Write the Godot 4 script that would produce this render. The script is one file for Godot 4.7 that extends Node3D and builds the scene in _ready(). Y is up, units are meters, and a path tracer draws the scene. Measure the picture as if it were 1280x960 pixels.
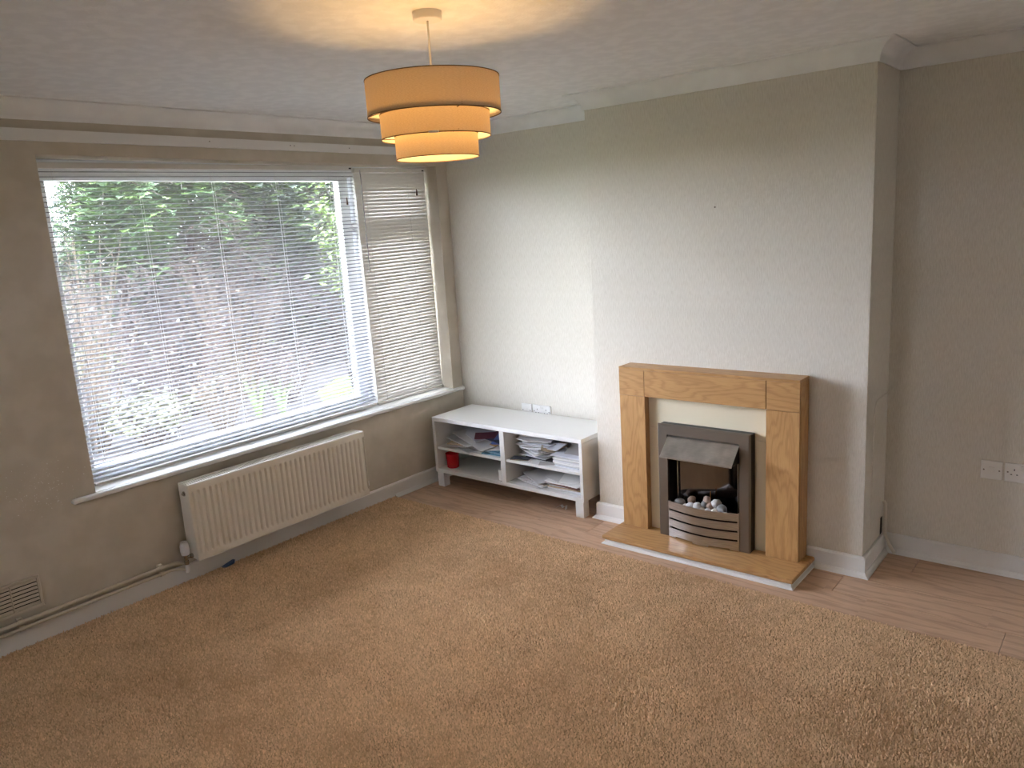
extends Node3D
# A sitting room with a blind-hung window, a fireplace, a low white bench and a three-tier pendant.
# Axes: x runs right along the fireplace wall, y up, z from that wall into the room; metres.

const H := 2.342          # ceiling
const CD := 0.3495        # how far the chimney breast stands out
const XA := 1.357         # its left and right edges
const XB := 2.800
const ROOM_X := 4.7
const ROOM_Z := 5.7
const RX0 := 0.9          # window behind the viewpoint
const RX1 := 1.75
const RY0 := 1.62
const RY1 := 2.05

var rng := RandomNumberGenerator.new()
var used := {}
var off := Vector3.ZERO
var M := {}

# ---------------------------------------------------------------- mesh building
class MB:
	var v := PackedVector3Array()
	var n := PackedVector3Array()
	var t := PackedVector2Array()
	var o := Vector3.ZERO
	var g := 0                       # grain axis for the texture
	var shift := Vector2.ZERO
	func uv(p: Vector3, nn: Vector3) -> Vector2:
		var a := nn.abs()
		var k := 0 if a.x >= a.y and a.x >= a.z else (1 if a.y >= a.z else 2)
		var first := g
		if k == g:
			first = (g + 1) % 3
		var second := 3 - k - first
		return Vector2(p[first], p[second]) + shift
	func tri(a: Vector3, b: Vector3, c: Vector3, na: Vector3, nb: Vector3, nc: Vector3) -> void:
		var face := (b - a).cross(c - a)
		if face.length_squared() < 1e-18:
			return
		var ref := na + nb + nc
		if face.dot(ref) > 0.0:
			var s := b
			b = c
			c = s
			s = nb
			nb = nc
			nc = s
		v.append(a - o)
		v.append(b - o)
		v.append(c - o)
		n.append(na)
		n.append(nb)
		n.append(nc)
		t.append(uv(a, ref))
		t.append(uv(b, ref))
		t.append(uv(c, ref))
	func quad(a: Vector3, b: Vector3, c: Vector3, d: Vector3, nn: Vector3) -> void:
		tri(a, b, c, nn, nn, nn)
		tri(a, c, d, nn, nn, nn)
	func quadn(a: Vector3, b: Vector3, c: Vector3, d: Vector3, na: Vector3, nb: Vector3, nc: Vector3, nd: Vector3) -> void:
		tri(a, b, c, na, nb, nc)
		tri(a, c, d, na, nc, nd)
	# a box whose edges are rounded off by r
	func box(c: Vector3, s: Vector3, r := 0.002, basis := Basis.IDENTITY) -> void:
		var h := s * 0.5
		r = minf(r, minf(h.x, minf(h.y, h.z)) * 0.8)
		var pt := func(sg: Vector3, k: int) -> Vector3:
			var q := Vector3(sg.x * (h.x - (0.0 if k == 0 else r)), sg.y * (h.y - (0.0 if k == 1 else r)), sg.z * (h.z - (0.0 if k == 2 else r)))
			return c + basis * q
		for k in 3:
			var i := (k + 1) % 3
			var j := (k + 2) % 3
			for sk in [-1.0, 1.0]:
				var q := []
				for ab in [[-1.0, -1.0], [1.0, -1.0], [1.0, 1.0], [-1.0, 1.0]]:
					var sg := Vector3.ZERO
					sg[k] = sk
					sg[i] = ab[0]
					sg[j] = ab[1]
					q.append(pt.call(sg, k))
				var nn := Vector3.ZERO
				nn[k] = sk
				quad(q[0], q[1], q[2], q[3], basis * nn)
		if r < 1e-5:
			return
		for k in 3:                   # the edges along axis k
			var i := (k + 1) % 3
			var j := (k + 2) % 3
			for si in [-1.0, 1.0]:
				for sj in [-1.0, 1.0]:
					var s0 := Vector3.ZERO
					var s1 := Vector3.ZERO
					s0[k] = -1.0
					s1[k] = 1.0
					s0[i] = si
					s1[i] = si
					s0[j] = sj
					s1[j] = sj
					var ni := Vector3.ZERO
					ni[i] = si
					var nj := Vector3.ZERO
					nj[j] = sj
					ni = basis * ni
					nj = basis * nj
					quadn(pt.call(s0, i), pt.call(s1, i), pt.call(s1, j), pt.call(s0, j), ni, ni, nj, nj)
		for sx in [-1.0, 1.0]:
			for sy in [-1.0, 1.0]:
				for sz in [-1.0, 1.0]:
					var sg := Vector3(sx, sy, sz)
					tri(pt.call(sg, 0), pt.call(sg, 1), pt.call(sg, 2), basis * Vector3(sx, 0, 0), basis * Vector3(0, sy, 0), basis * Vector3(0, 0, sz))
	func span(a: Vector3, b: Vector3, r := 0.002) -> void:
		box((a + b) * 0.5, (b - a).abs(), r)
	# eight corners: the first four one face in order, the other four the opposite face
	func hexa(q: Array) -> void:
		var mid := Vector3.ZERO
		for p in q:
			mid += p / 8.0
		for f in [[0, 1, 2, 3], [4, 5, 6, 7], [0, 1, 5, 4], [1, 2, 6, 5], [2, 3, 7, 6], [3, 0, 4, 7]]:
			var a: Vector3 = q[f[0]]
			var b: Vector3 = q[f[1]]
			var c: Vector3 = q[f[2]]
			var d: Vector3 = q[f[3]]
			var nn := (b - a).cross(d - a).normalized()
			if nn.dot((a + b + c + d) * 0.25 - mid) < 0.0:
				nn = -nn
			quad(a, b, c, d, nn)
	func tube(path: Array, rad: float, sides := 8, end_rad := -1.0, caps := true) -> void:
		var rings := []
		var up := Vector3.UP
		for i in path.size():
			var a: Vector3 = path[maxi(i - 1, 0)]
			var b: Vector3 = path[mini(i + 1, path.size() - 1)]
			var d := (b - a).normalized()
			if absf(d.dot(up)) > 0.95:
				up = Vector3.RIGHT if absf(d.x) < 0.9 else Vector3.BACK
			var e1 := d.cross(up).normalized()
			var e2 := d.cross(e1).normalized()
			up = -e2 if absf(e2.dot(up)) < 0.0 else up
			var rr := rad if end_rad < 0.0 else lerpf(rad, end_rad, float(i) / (path.size() - 1))
			var ring := []
			for k in sides:
				var an := TAU * k / sides
				var nn := e1 * cos(an) + e2 * sin(an)
				ring.append([path[i] + nn * rr, nn])
			rings.append(ring)
		for i in path.size() - 1:
			for k in sides:
				var p: Array = rings[i][k]
				var q: Array = rings[i][(k + 1) % sides]
				var r: Array = rings[i + 1][(k + 1) % sides]
				var s: Array = rings[i + 1][k]
				quadn(p[0], q[0], r[0], s[0], p[1], q[1], r[1], s[1])
		if caps:
			for e in [0, path.size() - 1]:
				var nn: Vector3 = (path[0] - path[1]).normalized() if e == 0 else (path[e] - path[e - 1]).normalized()
				for k in range(1, sides - 1):
					tri(rings[e][0][0], rings[e][k][0], rings[e][k + 1][0], nn, nn, nn)
	# profile: [radius, height] pairs turned about the axis through c; a turned-off ring keeps its own normal per side
	func lathe(c: Vector3, profile: Array, segs := 32, basis := Basis.IDENTITY) -> void:
		for i in profile.size() - 1:
			var r0: float = profile[i][0]
			var y0: float = profile[i][1]
			var r1: float = profile[i + 1][0]
			var y1: float = profile[i + 1][1]
			var d := Vector2(r1 - r0, y1 - y0).normalized()
			var nr := d.y
			var ny := -d.x
			for k in segs:
				var a0 := TAU * k / segs
				var a1 := TAU * (k + 1) / segs
				var c0 := Vector3(cos(a0), 0, sin(a0))
				var c1 := Vector3(cos(a1), 0, sin(a1))
				var n0 := basis * (c0 * nr + Vector3(0, ny, 0))
				var n1 := basis * (c1 * nr + Vector3(0, ny, 0))
				quadn(c + basis * (c0 * r0 + Vector3(0, y0, 0)), c + basis * (c1 * r0 + Vector3(0, y0, 0)), c + basis * (c1 * r1 + Vector3(0, y1, 0)), c + basis * (c0 * r1 + Vector3(0, y1, 0)), n0, n1, n1, n0)
	# a moulding: profile points [out from the wall, height] carried along a path on the floor plan, mitred at its corners; inside is on the side of the given sign
	func moulding(path: Array, profile: Array, side := 1.0, smooth := false) -> void:
		var ms := []
		for i in path.size():
			var p: Vector2 = path[i]
			var d0: Vector2 = (p - path[i - 1]).normalized() if i > 0 else (path[1] - p).normalized()
			var d1: Vector2 = (path[i + 1] - p).normalized() if i < path.size() - 1 else d0
			var n0 := Vector2(-d0.y, d0.x) * side
			var n1 := Vector2(-d1.y, d1.x) * side
			ms.append((n0 + n1) / (1.0 + n0.dot(n1)))
		var at := func(i: int, k: int) -> Vector3:
			var q: Vector2 = path[i] + ms[i] * profile[k][0]
			return Vector3(q.x, profile[k][1], q.y)
		for i in path.size() - 1:
			var d: Vector2 = (path[i + 1] - path[i]).normalized()
			var out2 := Vector2(-d.y, d.x) * side
			var out := Vector3(out2.x, 0, out2.y)
			var nrm := []
			for k in profile.size() - 1:
				var e := Vector2(profile[k + 1][0] - profile[k][0], profile[k + 1][1] - profile[k][1]).normalized()
				nrm.append(out * e.y + Vector3.UP * -e.x)
			for k in profile.size() - 1:
				var na: Vector3 = nrm[k]
				var nb: Vector3 = nrm[k]
				if smooth:
					if k > 0 and nrm[k - 1].dot(nrm[k]) > 0.7:
						na = (nrm[k - 1] + nrm[k]).normalized()
					if k < nrm.size() - 1 and nrm[k + 1].dot(nrm[k]) > 0.7:
						nb = (nrm[k + 1] + nrm[k]).normalized()
				quadn(at.call(i, k), at.call(i + 1, k), at.call(i + 1, k + 1), at.call(i, k + 1), na, na, nb, nb)
		for e in [0, path.size() - 1]:    # close the ends
			var d: Vector2 = (path[0] - path[1]).normalized() if e == 0 else (path[e] - path[e - 1]).normalized()
			for k in range(1, profile.size() - 1):
				var nn := Vector3(d.x, 0, d.y)
				tri(at.call(e, 0), at.call(e, k), at.call(e, k + 1), nn, nn, nn)
	# a lumpy stone
	func pebble(c: Vector3, s: Vector3, noise: FastNoiseLite, basis: Basis) -> void:
		var rows := 9
		var cols := 14
		var grid := []
		for i in rows + 1:
			var row := []
			var th := PI * i / rows
			for j in cols:
				var ph := TAU * j / cols
				var d := Vector3(sin(th) * cos(ph), cos(th), sin(th) * sin(ph))
				var q := basis * (d * s * (1.0 + 0.16 * noise.get_noise_3dv(d * 60.0 + c * 900.0)))
				row.append([c + q, (basis * (d / s)).normalized()])
			grid.append(row)
		for i in rows:
			for j in cols:
				var p: Array = grid[i][j]
				var q: Array = grid[i][(j + 1) % cols]
				var r: Array = grid[i + 1][(j + 1) % cols]
				var w: Array = grid[i + 1][j]
				quadn(p[0], q[0], r[0], w[0], p[1], q[1], r[1], w[1])
	func done() -> ArrayMesh:
		var arr := []
		arr.resize(Mesh.ARRAY_MAX)
		arr[Mesh.ARRAY_VERTEX] = v
		arr[Mesh.ARRAY_NORMAL] = n
		arr[Mesh.ARRAY_TEX_UV] = t
		var m := ArrayMesh.new()
		m.add_surface_from_arrays(Mesh.PRIMITIVE_TRIANGLES, arr)
		return m


func mb(grain := 0, rand_shift := false) -> MB:
	var b := MB.new()
	b.o = off
	b.g = grain
	if rand_shift:
		b.shift = Vector2(rng.randf_range(0, 3), rng.randf_range(0, 3))
	return b


func numbered(called: String) -> String:
	if not used.has(called):
		used[called] = 0
		return called
	used[called] += 1
	return "%s_%03d" % [called, used[called]]


func put(called: String, mesh: Mesh, m: Material, parent: Node3D = null) -> MeshInstance3D:
	var o := MeshInstance3D.new()
	o.mesh = mesh
	o.material_override = m
	o.cast_shadow = GeometryInstance3D.SHADOW_CASTING_SETTING_ON
	if parent == null:
		o.name = numbered(called)
		o.position = off
		add_child(o, true)
	else:
		var k := 0
		var nm := called
		while parent.has_node(NodePath(nm)):
			k += 1
			nm = "%s_%03d" % [called, k]
		o.name = nm
		parent.add_child(o, true)
	return o


func build(called: String, b: MB, m: Material, parent: Node3D = null) -> MeshInstance3D:
	return put(called, b.done(), m, parent)


func thing(called: String, at: Vector3, label: String, category: String, group := "") -> Node3D:
	var o := Node3D.new()
	o.name = numbered(called)
	o.position = at
	off = at
	add_child(o, true)
	tag(o, label, category, group)
	return o


func tag(o: Node, label: String, category := "", group := "") -> void:
	o.set_meta("label", label)
	if category:
		o.set_meta("category", category)
	if group:
		o.set_meta("group", group)


func structure(o: Node3D, label: String, category: String) -> Node3D:
	o.set_meta("kind", "structure")
	tag(o, label, category)
	return o


func group_structure(called: String, label: String, category: String) -> Node3D:
	off = Vector3.ZERO
	var o := Node3D.new()
	o.name = called
	add_child(o, true)
	return structure(o, label, category)


# ---------------------------------------------------------------- materials
func c8(r: float, g: float, b: float) -> Color:
	return Color(r / 255.0, g / 255.0, b / 255.0)


func mat(c: Color, rough := 0.6, metal := 0.0, spec := 0.5) -> StandardMaterial3D:
	var m := StandardMaterial3D.new()
	m.albedo_color = c
	m.roughness = rough
	m.metallic = metal
	m.metallic_specular = spec
	m.cull_mode = BaseMaterial3D.CULL_DISABLED
	return m


func noise(freq: float, sd: int, oct := 3, kind := FastNoiseLite.TYPE_SIMPLEX_SMOOTH) -> FastNoiseLite:
	var f := FastNoiseLite.new()
	f.noise_type = kind
	f.frequency = freq
	f.seed = sd
	f.fractal_type = FastNoiseLite.FRACTAL_FBM
	f.fractal_octaves = oct
	return f


func noise_tex(freq: float, sd: int, size: int, stops: Array, oct := 3) -> NoiseTexture2D:
	var t := NoiseTexture2D.new()
	t.width = size
	t.height = size
	t.seamless = true
	t.seamless_blend_skirt = 0.3
	t.noise = noise(freq, sd, oct)
	t.generate_mipmaps = false
	if stops.size() > 0:
		var g := Gradient.new()
		var offs := PackedFloat32Array()
		var cols := PackedColorArray()
		for s in stops:
			offs.append(s[0])
			cols.append(s[1])
		g.offsets = offs
		g.colors = cols
		t.color_ramp = g
	return t


func tripl(m: StandardMaterial3D, scale: Vector3, world := true) -> StandardMaterial3D:
	m.uv1_triplanar = true
	m.uv1_world_triplanar = world
	m.uv1_scale = scale
	m.uv1_triplanar_sharpness = 6.0
	return m


func bump(m: StandardMaterial3D, t: Texture2D, cm: float) -> void:
	m.heightmap_enabled = true
	m.heightmap_texture = t
	m.heightmap_scale = cm


# wood whose grain runs along u; one texture covers wide x high metres
func wood(light: Color, dark: Color, sd: int, wide: float, high: float, bands: float, strength: float, sway: float) -> StandardMaterial3D:
	var w := 1024
	var h := 256
	var im := Image.create(w, h, false, Image.FORMAT_RGB8)
	var n1 := noise(1.0, sd, 2)
	var n2 := noise(1.0, sd + 1, 3)
	var n3 := noise(1.0, sd + 2, 2)
	for y in h:
		for x in w:
			var u := float(x) / w
			var v := float(y) / h
			# wrap both ways by blending near the far edges
			var rr := bands * (v + sway * n1.get_noise_2d(u * 1.6, v * 1.3)) + 0.5 * n2.get_noise_2d(u * 5.0, v * 9.0)
			var s := 0.5 + 0.5 * sin(rr * TAU)
			s = s * s * s
			var fine := 0.5 + 0.5 * n3.get_noise_2d(u * 16.0, v * 170.0)
			var wide_tone := 0.5 + 0.5 * n2.get_noise_2d(u * 1.5 + 40.0, v * 2.0)
			var k := clampf(strength * s + 0.42 * fine * fine + 0.30 * wide_tone - 0.1, 0.0, 1.0)
			im.set_pixel(x, y, light.lerp(dark, k))
	var m := mat(Color.WHITE, 0.42)
	m.albedo_texture = ImageTexture.create_from_image(im)
	m.uv1_scale = Vector3(1.0 / wide, 1.0 / high, 1)
	return m


func make_materials() -> void:
	var grain := noise_tex(0.05, 11, 512, [], 4)
	# vertical-stria wallpaper
	var wp := mat(Color.WHITE, 0.75, 0.0, 0.35)
	wp.albedo_texture = noise_tex(0.035, 5, 512, [[0.2, c8(213, 206, 193)], [0.5, c8(220, 214, 202)], [0.8, c8(226, 220, 209)]], 4)
	tripl(wp, Vector3(10.0, 1.25, 10.0))
	bump(wp, noise_tex(0.05, 7, 512, [], 3), 0.11)
	M.paper = wp
	# smoother emulsion on the window wall
	var pw := mat(Color.WHITE, 0.7, 0.0, 0.35)
	pw.albedo_texture = noise_tex(0.01, 6, 512, [[0.3, c8(196, 186, 169)], [0.7, c8(204, 194, 178)]], 3)
	tripl(pw, Vector3(1, 1, 1))
	bump(pw, grain, 0.03)
	M.paint = pw
	var ce := mat(Color.WHITE, 0.85, 0.0, 0.3)
	ce.albedo_texture = noise_tex(0.012, 8, 512, [[0.3, c8(236, 236, 236)], [0.7, c8(243, 243, 243)]], 3)
	tripl(ce, Vector3(0.7, 0.7, 0.7))
	M.ceiling = ce
	var cb := ce.duplicate()
	bump(cb, noise_tex(0.09, 21, 512, [], 3), 0.05)
	cb.uv1_scale = Vector3(1.9, 1.9, 1.9)
	M.ceiling_rough = cb
	M.white_paint = mat(c8(232, 230, 226), 0.4)
	M.upvc = mat(c8(238, 240, 242), 0.3)
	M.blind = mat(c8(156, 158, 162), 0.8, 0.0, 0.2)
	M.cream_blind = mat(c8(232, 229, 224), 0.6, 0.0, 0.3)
	M.cream_blind.backlight_enabled = true
	M.cream_blind.backlight = Color(0.25, 0.25, 0.245)
	M.rail = mat(c8(224, 220, 214), 0.45)
	M.cord = mat(c8(225, 225, 222), 0.7)
	M.wand = mat(c8(150, 150, 150), 0.25)
	M.glass = mat(Color(1, 1, 1, 0.05), 0.02)
	M.glass.transparency = BaseMaterial3D.TRANSPARENCY_ALPHA
	M.rad = mat(c8(226, 219, 206), 0.35)
	M.pipe = mat(c8(205, 194, 175), 0.4)
	M.chrome = mat(c8(180, 178, 172), 0.22, 1.0)
	M.trv = mat(c8(222, 222, 224), 0.35)
	M.vent = mat(c8(198, 187, 168), 0.5)
	M.dark = mat(c8(22, 20, 18), 0.8)
	M.black = mat(c8(14, 14, 15), 0.45)
	M.bench = mat(c8(232, 231, 228), 0.28)
	M.plate = mat(c8(232, 230, 226), 0.3)
	M.screw = mat(c8(120, 112, 100), 0.4, 0.6)
	M.cream = mat(c8(226, 215, 188), 0.35)
	M.oak = wood(c8(200, 157, 104), c8(150, 106, 62), 31, 1.3, 0.30, 8.0, 0.30, 0.34)
	M.plank = wood(c8(214, 178, 148), c8(150, 116, 90), 47, 1.5, 0.42, 7.0, 0.30, 0.14)
	M.plank.roughness = 0.36
	var st := mat(c8(206, 202, 198), 0.3, 1.0)
	st.albedo_texture = noise_tex(0.06, 61, 256, [[0.2, Color(0.82, 0.82, 0.82)], [0.8, Color(1, 1, 1)]], 3)
	tripl(st, Vector3(0.8, 30, 0.8))
	M.steel = st
	var fr := mat(c8(128, 120, 110), 0.42, 0.9)
	M.frame_steel = fr
	M.mirror = mat(c8(112, 107, 106), 0.1, 1.0)
	M.fabric = mat(c8(198, 186, 168), 0.85)
	M.fabric.albedo_texture = noise_tex(0.09, 71, 256, [[0.2, Color(0.9, 0.9, 0.9)], [0.8, Color(1, 1, 1)]], 3)
	tripl(M.fabric, Vector3(5, 40, 5))
	M.fabric.backlight_enabled = true
	M.fabric.backlight = Color(0.62, 0.56, 0.46)
	M.rim = mat(c8(92, 68, 48), 0.7)
	M.rose = mat(c8(236, 232, 226), 0.4)
	# carpet
	var cp := mat(Color.WHITE, 0.95, 0.0, 0.2)
	cp.albedo_texture = noise_tex(0.11, 81, 1024, [[0.2, c8(166, 136, 102)], [0.45, c8(194, 164, 128)], [0.75, c8(214, 186, 148)]], 3)
	tripl(cp, Vector3(1.7, 1.7, 1.7))
	cp.detail_enabled = true
	cp.detail_blend_mode = BaseMaterial3D.BLEND_MODE_MUL
	cp.detail_albedo = noise_tex(0.012, 82, 512, [[0.25, Color(0.84, 0.83, 0.82)], [0.5, Color(0.97, 0.97, 0.97)], [0.8, Color(1, 1, 1)]], 4)
	cp.detail_uv_layer = BaseMaterial3D.DETAIL_UV_2
	cp.uv2_triplanar = true
	cp.uv2_world_triplanar = true
	cp.uv2_scale = Vector3(0.45, 0.45, 0.45)
	bump(cp, cp.albedo_texture, 0.6)
	M.carpet = cp
	M.tuft = mat(Color.WHITE, 0.95, 0.0, 0.15)
	M.tuft.vertex_color_use_as_albedo = true
	M.red = mat(c8(190, 18, 30), 0.25)
	M.grass = mat(Color.WHITE, 0.9)
	M.grass.albedo_texture = noise_tex(0.03, 91, 512, [[0.25, c8(58, 70, 12)], [0.5, c8(80, 92, 16)], [0.8, c8(92, 102, 24)]], 4)
	tripl(M.grass, Vector3(0.7, 0.7, 0.7))
	M.leaf = mat(Color.WHITE, 0.6)
	M.leaf.vertex_color_use_as_albedo = true
	M.leaf.backlight_enabled = true
	M.leaf.backlight = Color(0.35, 0.35, 0.35)
	M.bark = mat(c8(46, 36, 32), 0.9)
	M.twig = mat(c8(66, 52, 48), 0.9)
	M.pale_twig = mat(c8(78, 66, 54), 0.9)
	M.brick = mat(c8(150, 110, 90), 0.9)


func _ready() -> void:
	rng.seed = 20240611
	# ---- camera
	var cam := Camera3D.new()
	cam.name = "camera"
	cam.position = Vector3(3.7371, 1.7102, 3.9256)
	cam.rotation_order = EULER_ORDER_YXZ
	cam.rotation_degrees = Vector3(-11.7159, 39.8858, -3.6112)
	cam.fov = rad_to_deg(2.0 * atan(480.0 / 969.85))
	cam.near = 0.05
	cam.far = 200.0
	add_child(cam)
	cam.current = true
	# ---- sky and exposure
	var env := Environment.new()
	var sky := Sky.new()
	var psm := ProceduralSkyMaterial.new()
	psm.sky_top_color = Color(0.88, 0.92, 1.0)
	psm.sky_horizon_color = Color(0.91, 0.94, 1.0)
	psm.ground_horizon_color = Color(0.55, 0.58, 0.5)
	psm.ground_bottom_color = Color(0.3, 0.32, 0.26)
	sky.sky_material = psm
	env.background_mode = Environment.BG_SKY
	env.sky = sky
	env.background_energy_multiplier = 22.0
	env.tonemap_mode = Environment.TONE_MAPPER_LINEAR
	env.tonemap_exposure = 1.78
	env.sdfgi_enabled = true
	env.ssao_enabled = true
	env.ssil_enabled = true
	var we := WorldEnvironment.new()
	we.name = "environment"
	we.environment = env
	add_child(we)
	make_materials()
	room()
	window_main()
	window_rear()
	floor_and_carpet()
	fireplace()
	fire()
	bench()
	radiator()
	pendant()
	blinds()
	small_fittings()
	bench_contents()
	garden()


# ---------------------------------------------------------------- the room
func room() -> void:
	off = Vector3.ZERO
	var b := mb()
	var zl := 2.528
	var zr := 0.0995
	var T := -0.29
	b.hexa([Vector3(0, -0.4, ROOM_Z), Vector3(0, -0.4, -0.2), Vector3(0, 0.575, -0.2), Vector3(0, 0.575, ROOM_Z), Vector3(T, -0.4, ROOM_Z), Vector3(T, -0.4, -0.2), Vector3(T, 0.575, -0.2), Vector3(T, 0.575, ROOM_Z)])
	b.hexa([Vector3(0, 0.575, ROOM_Z), Vector3(0, 0.575, zl), Vector3(0, 2.122, zl), Vector3(0, 2.122, ROOM_Z), Vector3(T, 0.575, ROOM_Z), Vector3(T, 0.575, zl), Vector3(T, 2.122, zl), Vector3(T, 2.122, ROOM_Z)])
	b.hexa([Vector3(0, 0.575, zr), Vector3(0, 0.575, -0.2), Vector3(0, 2.107, -0.2), Vector3(0, 2.107, zr), Vector3(T, 0.575, zr), Vector3(T, 0.575, -0.2), Vector3(T, 2.107, -0.2), Vector3(T, 2.107, zr)])
	b.hexa([Vector3(0, 2.122, zl), Vector3(0, 2.107, zr), Vector3(0, 2.5, zr), Vector3(0, 2.5, zl), Vector3(T, 2.122, zl), Vector3(T, 2.107, zr), Vector3(T, 2.5, zr), Vector3(T, 2.5, zl)])
	b.hexa([Vector3(0, 2.122, ROOM_Z), Vector3(0, 2.122, zl), Vector3(0, 2.5, zl), Vector3(0, 2.5, ROOM_Z), Vector3(T, 2.122, ROOM_Z), Vector3(T, 2.122, zl), Vector3(T, 2.5, zl), Vector3(T, 2.5, ROOM_Z)])
	b.hexa([Vector3(0, 2.107, zr), Vector3(0, 2.107, -0.2), Vector3(0, 2.5, -0.2), Vector3(0, 2.5, zr), Vector3(T, 2.107, zr), Vector3(T, 2.107, -0.2), Vector3(T, 2.5, -0.2), Vector3(T, 2.5, zr)])
	var wl := build("wall_left", b, M.paint)
	structure(wl, "beige painted window wall with deep window reveal", "wall")
	# flaked paint on the plaster left of the sill
	var sc := mb()
	for i in 150:
		var q := Vector2(rng.randfn(0, 0.075), rng.randfn(0, 0.05))
		var cy := 0.66 + q.y + (0.08 if i % 3 == 0 else 0.0)
		var cz := 2.735 + q.x - q.y * 0.4
		if cz < 2.55:
			continue
		var s := rng.randf_range(0.0008, 0.0028)
		sc.box(Vector3(0.0003, cy, cz), Vector3(0.0007, s * rng.randf_range(0.6, 2.2), s), 0.0)
	for i in 8:
		sc.box(Vector3(0.017, 0.075 + rng.randf_range(-0.006, 0.006), 2.86 + rng.randf_range(-0.02, 0.02)), Vector3(0.0012, 0.003, 0.004), 0.0)
	var flk := build("paint_flakes", sc, M.white_paint, wl)
	flk.set_meta("kind", "stuff")
	b = mb()
	b.span(Vector3(0, -0.4, -0.2), Vector3(ROOM_X + 0.2, 2.5, 0), 0)
	structure(build("wall_back", b, M.paper), "alcove wall behind the chimney breast with beige stria wallpaper", "wall")
	b = mb()
	b.span(Vector3(XA, -0.05, 0), Vector3(XB, H, CD), 0.004)
	var ch := build("wall_chimney", b, M.paper)
	structure(ch, "chimney breast covered with beige stria wallpaper", "wall")
	b = mb()
	b.tube([Vector3(XB, 0.806, 0.004), Vector3(XB, 0.807, 0.17), Vector3(XB, 0.80, 0.205), Vector3(XB, 0.775, 0.2245), Vector3(XB, 0.5, 0.234), Vector3(XB, 0.19, 0.2445)], 0.0035, 6)
	build("cable_ridge", b, M.paper, ch)
	b = mb()
	b.span(Vector3(XB - 0.002, 0.098, 0.032), Vector3(XB + 0.0015, 0.185, 0.06), 0)
	build("cable_hole", b, M.dark, ch)
	b = mb()
	b.span(Vector3(ROOM_X, -0.4, -0.2), Vector3(ROOM_X + 0.2, 2.5, ROOM_Z + 0.2), 0)
	structure(build("wall_right", b, M.paper), "beige papered wall facing the window, out of the frame", "wall")
	# rear wall with its own window opening
	b = mb()
	var z0 := ROOM_Z
	var z1 := ROOM_Z + 0.28
	b.span(Vector3(-0.29, -0.4, z0), Vector3(RX0, 2.5, z1), 0)
	b.span(Vector3(RX1, -0.4, z0), Vector3(ROOM_X, 2.5, z1), 0)
	b.span(Vector3(RX0, RY1, z0), Vector3(RX1, 2.5, z1), 0)
	b.span(Vector3(RX0, -0.4, z0), Vector3(RX1, RY0, z1), 0)
	structure(build("wall_front", b, M.paper), "beige papered wall behind the viewpoint with a wide window", "wall")
	b = mb()
	b.span(Vector3(-0.29, H, -0.2), Vector3(ROOM_X + 0.2, H + 0.2, ROOM_Z + 0.28), 0)
	structure(build("ceiling", b, M.ceiling_rough), "off-white ceiling with lightly stippled plaster", "ceiling")
	# coving round the room
	var prof := []
	var c := 0.08
	prof.append([0.0, H])
	prof.append([0.0, H - c])
	prof.append([0.006, H - c])
	for i in 9:
		var a := PI / 2 * i / 8.0
		prof.append([c - 0.004 - (c - 0.011) * cos(a), H - c + 0.001 + (c - 0.007) * sin(a)])
	prof.append([c, H - 0.006])
	prof.append([c, H])
	b = mb()
	b.moulding([Vector2(0, ROOM_Z), Vector2(0, 0), Vector2(XA, 0), Vector2(XA, CD), Vector2(XB, CD), Vector2(XB, 0), Vector2(ROOM_X, 0), Vector2(ROOM_X, ROOM_Z)], prof, 1.0, true)
	structure(build("trim_1", b, M.ceiling), "white plaster coving round the top of the walls", "coving")
	# flat batten over the window
	b = mb()
	b.hexa([Vector3(0, 2.1785, 3.6), Vector3(0, 2.1695, 0.0), Vector3(0, 2.2135, 0.0), Vector3(0, 2.2295, 3.6), Vector3(0.02, 2.1785, 3.6), Vector3(0.02, 2.1695, 0.0), Vector3(0.02, 2.2135, 0.0), Vector3(0.02, 2.2295, 3.6)])
	var bt := build("trim_2", b, M.white_paint)
	structure(bt, "white curtain batten fixed across the wall above the window", "trim")
	b = mb()
	for q in [[2.199, 1.24], [2.198, 1.215], [2.1975, 0.83], [2.203, 1.72]]:
		b.lathe(Vector3(0.0205, q[0], q[1]), [[0.0, 0.001], [0.0028, 0.001], [0.0028, -0.001]], 8, Basis(Vector3(0, 0, 1), -PI / 2))
	build("screw_hole", b, M.screw, bt)
	# skirting boards and their beading
	var sk := [[0.0, 0.0], [0.016, 0.0], [0.016, 0.086], [0.011, 0.095], [0.0, 0.095]]
	sk.reverse()
	var skirt := [[0.0, 0.0], [0.016, 0.0], [0.016, 0.087], [0.010, 0.096], [0.0, 0.096]]
	var bead := [[0.015, 0.0], [0.036, 0.0], [0.034, 0.005], [0.025, 0.012], [0.019, 0.022], [0.015, 0.022]]
	b = mb()
	b.moulding([Vector2(0, ROOM_Z), Vector2(0, 0)], skirt)
	var bl := build("baseboard_left", b, M.white_paint)
	structure(bl, "white skirting board under the window", "baseboard")
	b = mb()
	b.moulding([Vector2(0, 0.735), Vector2(0, 0)], bead)
	build("beading", b, M.white_paint, bl)
	b = mb()
	b.moulding([Vector2(0, 0), Vector2(XA, 0), Vector2(XA, CD), Vector2(1.60, CD)], skirt)
	var bb := build("baseboard_back", b, M.white_paint)
	structure(bb, "white skirting board of the left alcove and chimney breast", "baseboard")
	b = mb()
	b.moulding([Vector2(0, 0), Vector2(XA, 0), Vector2(XA, CD), Vector2(1.565, CD)], bead)
	build("beading", b, M.white_paint, bb)
	b = mb()
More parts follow.
